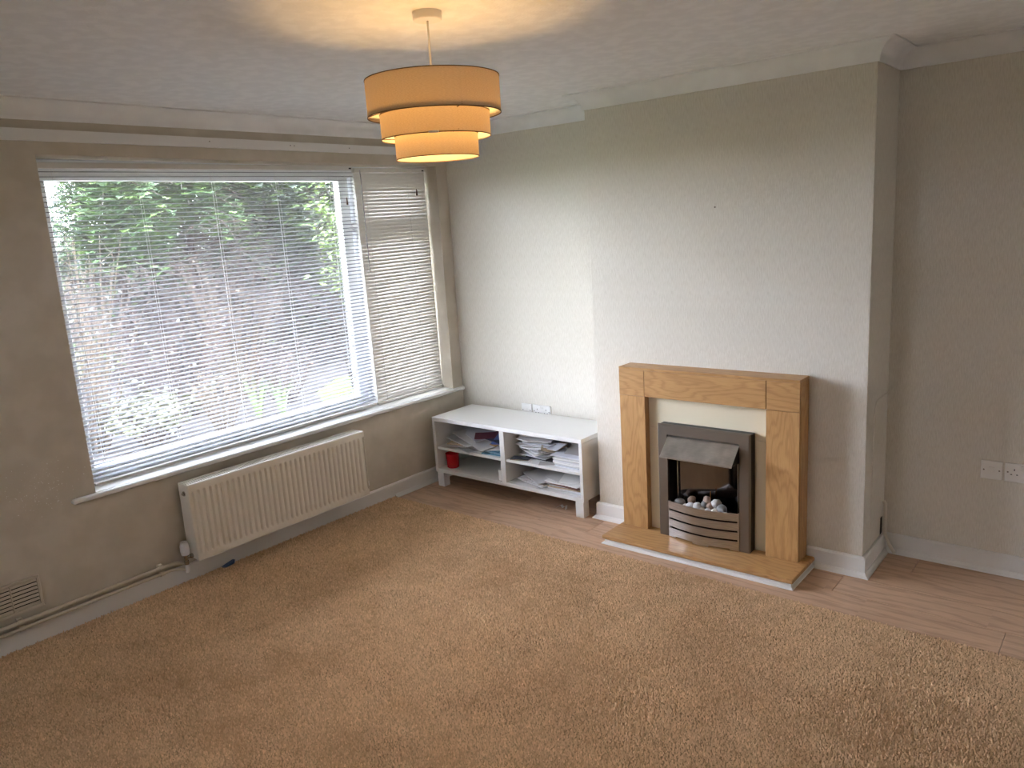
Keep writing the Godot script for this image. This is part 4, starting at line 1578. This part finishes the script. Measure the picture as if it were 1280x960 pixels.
func bush(called: String, label: String, at: Vector3, size: Vector3, n_stem: int, n_leaf: int, tone: Color, tw_mat: Material, mesh: Mesh, leaf_scale: float, category := "shrub") -> void:
	var t := thing(called, at, label, category)
	var b := mb()
	var tips := []
	for k in n_stem:
		var a := rng.randf() * TAU
		var r := sqrt(rng.randf())
		var e := at + Vector3(cos(a) * r * size.x, size.y * rng.randf_range(0.6, 1.0), sin(a) * r * size.z)
		var s := at + Vector3(cos(a) * r * size.x * 0.2, 0, sin(a) * r * size.z * 0.2)
		var m := (s + e) * 0.5 + Vector3(rng.randf_range(-0.1, 0.1), 0.08, rng.randf_range(-0.1, 0.1))
		b.tube([s, m, e], 0.009, 4, 0.0025, false)
		tips.append([m, e])
		for j in 3:
			var p := m.lerp(e, rng.randf())
			var q := p + Vector3(rng.randf_range(-0.25, 0.25), rng.randf_range(-0.05, 0.3), rng.randf_range(-0.25, 0.25))
			b.tube([p, q], 0.004, 3, 0.0015, false)
			tips.append([p, q])
	build("stems", b, tw_mat, t).set_meta("kind", "stuff")
	var xf := []
	var cols := []
	for k in n_leaf:
		var s: Array = tips[rng.randi() % tips.size()]
		var p: Vector3 = s[0].lerp(s[1], rng.randf())
		var bs := Basis(Vector3.UP, rng.randf() * TAU) * Basis(Vector3(0, 0, 1), rng.randf_range(-0.7, 0.7)) * Basis(Vector3.RIGHT, rng.randf_range(-0.7, 0.7))
		xf.append(Transform3D(bs.scaled(Vector3.ONE * leaf_scale * rng.randf_range(0.7, 1.3)), p - at))
		cols.append(tone * rng.randf_range(0.7, 1.3))
	if n_leaf > 0:
		scatter("leaves", t, mesh, M.leaf, xf, cols)
	off = Vector3.ZERO


func spikes(label: String, at: Vector3, high: float, n: int, m: Material) -> void:
	off = at
	var t := thing("leaf_clump", at, label, "plant", "spiky plants in the garden bed")
	var b := mb()
	for k in n:
		var a := rng.randf() * TAU
		var d := Vector3(cos(a), 0, sin(a))
		var s := d.cross(Vector3.UP) * 0.012
		var p := at + d * 0.02
		var q := p + d * high * 0.16 + Vector3(0, high * 0.6, 0)
		var e := q + d * high * rng.randf_range(0.1, 0.35) + Vector3(0, high * rng.randf_range(0.2, 0.42), 0)
		var nn := (d + Vector3(0, 0.4, 0)).normalized()
		b.quad(p - s, p + s, q + s, q - s, nn)
		b.tri(q - s, q + s, e, nn, nn, nn)
	build("leaves", b, m, t).set_meta("kind", "stuff")
	off = Vector3.ZERO


func garden() -> void:
	off = Vector3.ZERO
	var b := mb()
	b.span(Vector3(-40, GY - 0.2, -40), Vector3(-0.29, GY, 40), 0)
	b.span(Vector3(-0.29, GY - 0.2, ROOM_Z + 0.28), Vector3(40, GY, 40), 0)
	var g := build("garden_lawn", b, M.grass)
	structure(g, "garden lawn outside the window", "lawn")
	off = Vector3.ZERO
	b = mb()
	for i in 6:
		for j in 16:
			var px := -0.75 - i * 0.455
			var pz := 4.6 - j * 0.455
			b.span(Vector3(px - 0.45, GY - 0.03, pz - 0.45), Vector3(px, GY + 0.015, pz), 0.004)
	structure(build("garden_patio", b, mat(c8(196, 188, 172), 0.85)), "pale paved patio under the window", "patio")
	off = Vector3(-6.5, GY, -3)
	b = mb()
	var edge := [Vector2(-9.8, 2.2), Vector2(-3.6, 2.2), Vector2(-3.6, 0.6), Vector2(-3.6, -0.9), Vector2(-3.75, -1.45), Vector2(-4.1, -1.8), Vector2(-4.8, -2.2), Vector2(-5.3, -2.9), Vector2(-5.4, -4.0), Vector2(-5.5, -7.0), Vector2(-9.8, -7.0)]
	for i in range(1, edge.size() - 1):
		var p0 := Vector3(edge[0].x, GY + 0.02, edge[0].y)
		var p1 := Vector3(edge[i].x, GY + 0.02, edge[i].y)
		var p2 := Vector3(edge[i + 1].x, GY + 0.02, edge[i + 1].y)
		b.tri(p0, p1, p2, Vector3.UP, Vector3.UP, Vector3.UP)
	for i in edge.size():
		var q0: Vector2 = edge[i]
		var q1: Vector2 = edge[(i + 1) % edge.size()]
		var dd := (q1 - q0).normalized()
		b.quad(Vector3(q0.x, GY - 0.02, q0.y), Vector3(q1.x, GY - 0.02, q1.y), Vector3(q1.x, GY + 0.02, q1.y), Vector3(q0.x, GY + 0.02, q0.y), Vector3(dd.y, 0, -dd.x))
	var soil := mat(Color.WHITE, 0.95)
	soil.albedo_texture = noise_tex(0.05, 95, 512, [[0.3, c8(26, 21, 18)], [0.7, c8(48, 40, 33)]], 4)
	tripl(soil, Vector3(0.8, 0.8, 0.8))
	var bed := build("garden_bed", b, soil)
	structure(bed, "bare brown garden bed under the evergreen trees", "garden bed")
	off = Vector3.ZERO
	var fm := frond()
	var lm := leaf_mesh()
	var green := Color(0.036, 0.078, 0.02)
	var deep := Color(0.016, 0.028, 0.015)
	conifer("conifer_tree", "evergreen tree with bright foliage at the left end of the garden row", Vector3(-6.7, GY, -0.75), 3.3, 1.15, 1.7, green, 150, fm)
	conifer("conifer_tree", "evergreen tree with a bare brown lower half in the middle of the row", Vector3(-6.9, GY, -1.9), 3.4, 1.25, 2.2, green, 160, fm)
	conifer("conifer_tree", "evergreen tree with dark green lower boughs right of the bare one", Vector3(-6.9, GY, -3.2), 3.4, 1.25, 1.5, deep * 1.35, 160, fm)
	conifer("conifer_tree", "dense dark evergreen tree at the right of the window view", Vector3(-7.2, GY, -4.5), 3.4, 1.35, 0.5, deep * 1.3, 160, fm)
	conifer("conifer_tree", "evergreen tree seen past the window mullion", Vector3(-7.2, GY, -6.0), 3.4, 1.35, 0.2, green, 150, fm)
	# dense dark hedge behind them
	var back := ["dark hedge tree filling the gap behind the left garden trees", "dark hedge tree standing behind the bare brown tree", "dark hedge tree standing behind the right garden trees", "dark hedge tree at the far right behind the mullion"]
	for k in 4:
		conifer("hedge_tree", back[k], Vector3(-9.0, GY, -2.3 - k * 1.75), 3.6, 1.45, 0.0, deep * 0.8, 170, fm)
	bush("bare_shrub", "tangle of pale bare twigs at the left of the window view", Vector3(-4.6, GY, 0.75), Vector3(1.0, 2.3, 0.7), 60, 160, Color(0.06, 0.06, 0.04), M.pale_twig, lm, 0.8)
	bush("bare_shrub", "low bare brown shrub beneath the evergreen trees", Vector3(-5.2, GY, -0.55), Vector3(0.9, 1.3, 0.9), 55, 120, Color(0.1, 0.085, 0.055), M.twig, lm, 0.8)
	bush("bare_shrub", "small leafless shrub left of the spiky leaf clumps", Vector3(-3.9, GY, -0.3), Vector3(0.5, 0.8, 0.5), 34, 60, Color(0.10, 0.08, 0.045), M.pale_twig, lm, 0.7)
	bush("bare_shrub", "small leafless shrub right of the spiky leaf clumps", Vector3(-4.5, GY, -1.55), Vector3(0.5, 0.75, 0.45), 34, 60, Color(0.10, 0.06, 0.035), M.twig, lm, 0.7)
	bush("bare_shrub", "tall leafless shrub with reddish twigs under the bare brown tree", Vector3(-5.5, GY, -1.5), Vector3(0.9, 1.9, 0.8), 60, 80, Color(0.10, 0.07, 0.04), M.pale_twig, lm, 0.7)
	bush("far_tree", "pale blue-green tree far behind the bare twigs", Vector3(-12.0, GY, -1.6), Vector3(1.6, 3.6, 1.6), 60, 2200, Color(0.08, 0.105, 0.1), M.twig, lm, 2.2, "tree")
	bush("leafy_shrub", "bright green leafy shrub beside the window mullion", Vector3(-4.6, GY, -2.75), Vector3(0.45, 2.7, 0.5), 40, 1300, Color(0.13, 0.21, 0.045), M.bark, lm, 1.1)
	bush("leafy_shrub", "low yellow-green shrub at the bottom left of the window view", Vector3(-4.3, GY, 0.25), Vector3(0.75, 0.42, 0.6), 40, 1500, Color(0.085, 0.09, 0.04), M.twig, lm, 1.0)
	var lf := mat(c8(76, 96, 38), 0.5)
	lf.backlight_enabled = true
	lf.backlight = Color(0.3, 0.3, 0.3)
	spikes("taller clump of upright green leaves in front of the trees", Vector3(-4.2, GY, -0.95), 0.55, 26, lf)
	spikes("shorter clump of upright green leaves right of the taller clump", Vector3(-4.1, GY, -1.2), 0.45, 20, lf)
	b = mb()
	b.span(Vector3(-1.4, 2.43, -1.5), Vector3(-0.29, 2.55, ROOM_Z + 0.5), 0.004)
	b.span(Vector3(-1.44, 2.41, -1.5), Vector3(-1.4, 2.60, ROOM_Z + 0.5), 0.004)
	structure(build("trim_3", b, M.upvc), "white overhanging eaves outside above the window", "eaves")
	b = mb()
	b.span(Vector3(-0.29, 2.55, -7.0), Vector3(9.0, 5.8, ROOM_Z + 0.5), 0)
	b.span(Vector3(-0.29, GY, -7.0), Vector3(ROOM_X, 2.55, -0.25), 0)
	structure(build("wall_upper", b, M.brick), "brick outer walls of the house around and above the room", "wall")
	# low wall and fence of the neighbours, to close the far side
	off = Vector3(-14, GY, 0)
	b = mb()
	b.span(Vector3(-14.1, GY, -16), Vector3(-14.0, 1.3, 12), 0)
	tag(build("garden_fence", b, M.bark), "brown boundary fence at the far end of the garden", "fence")
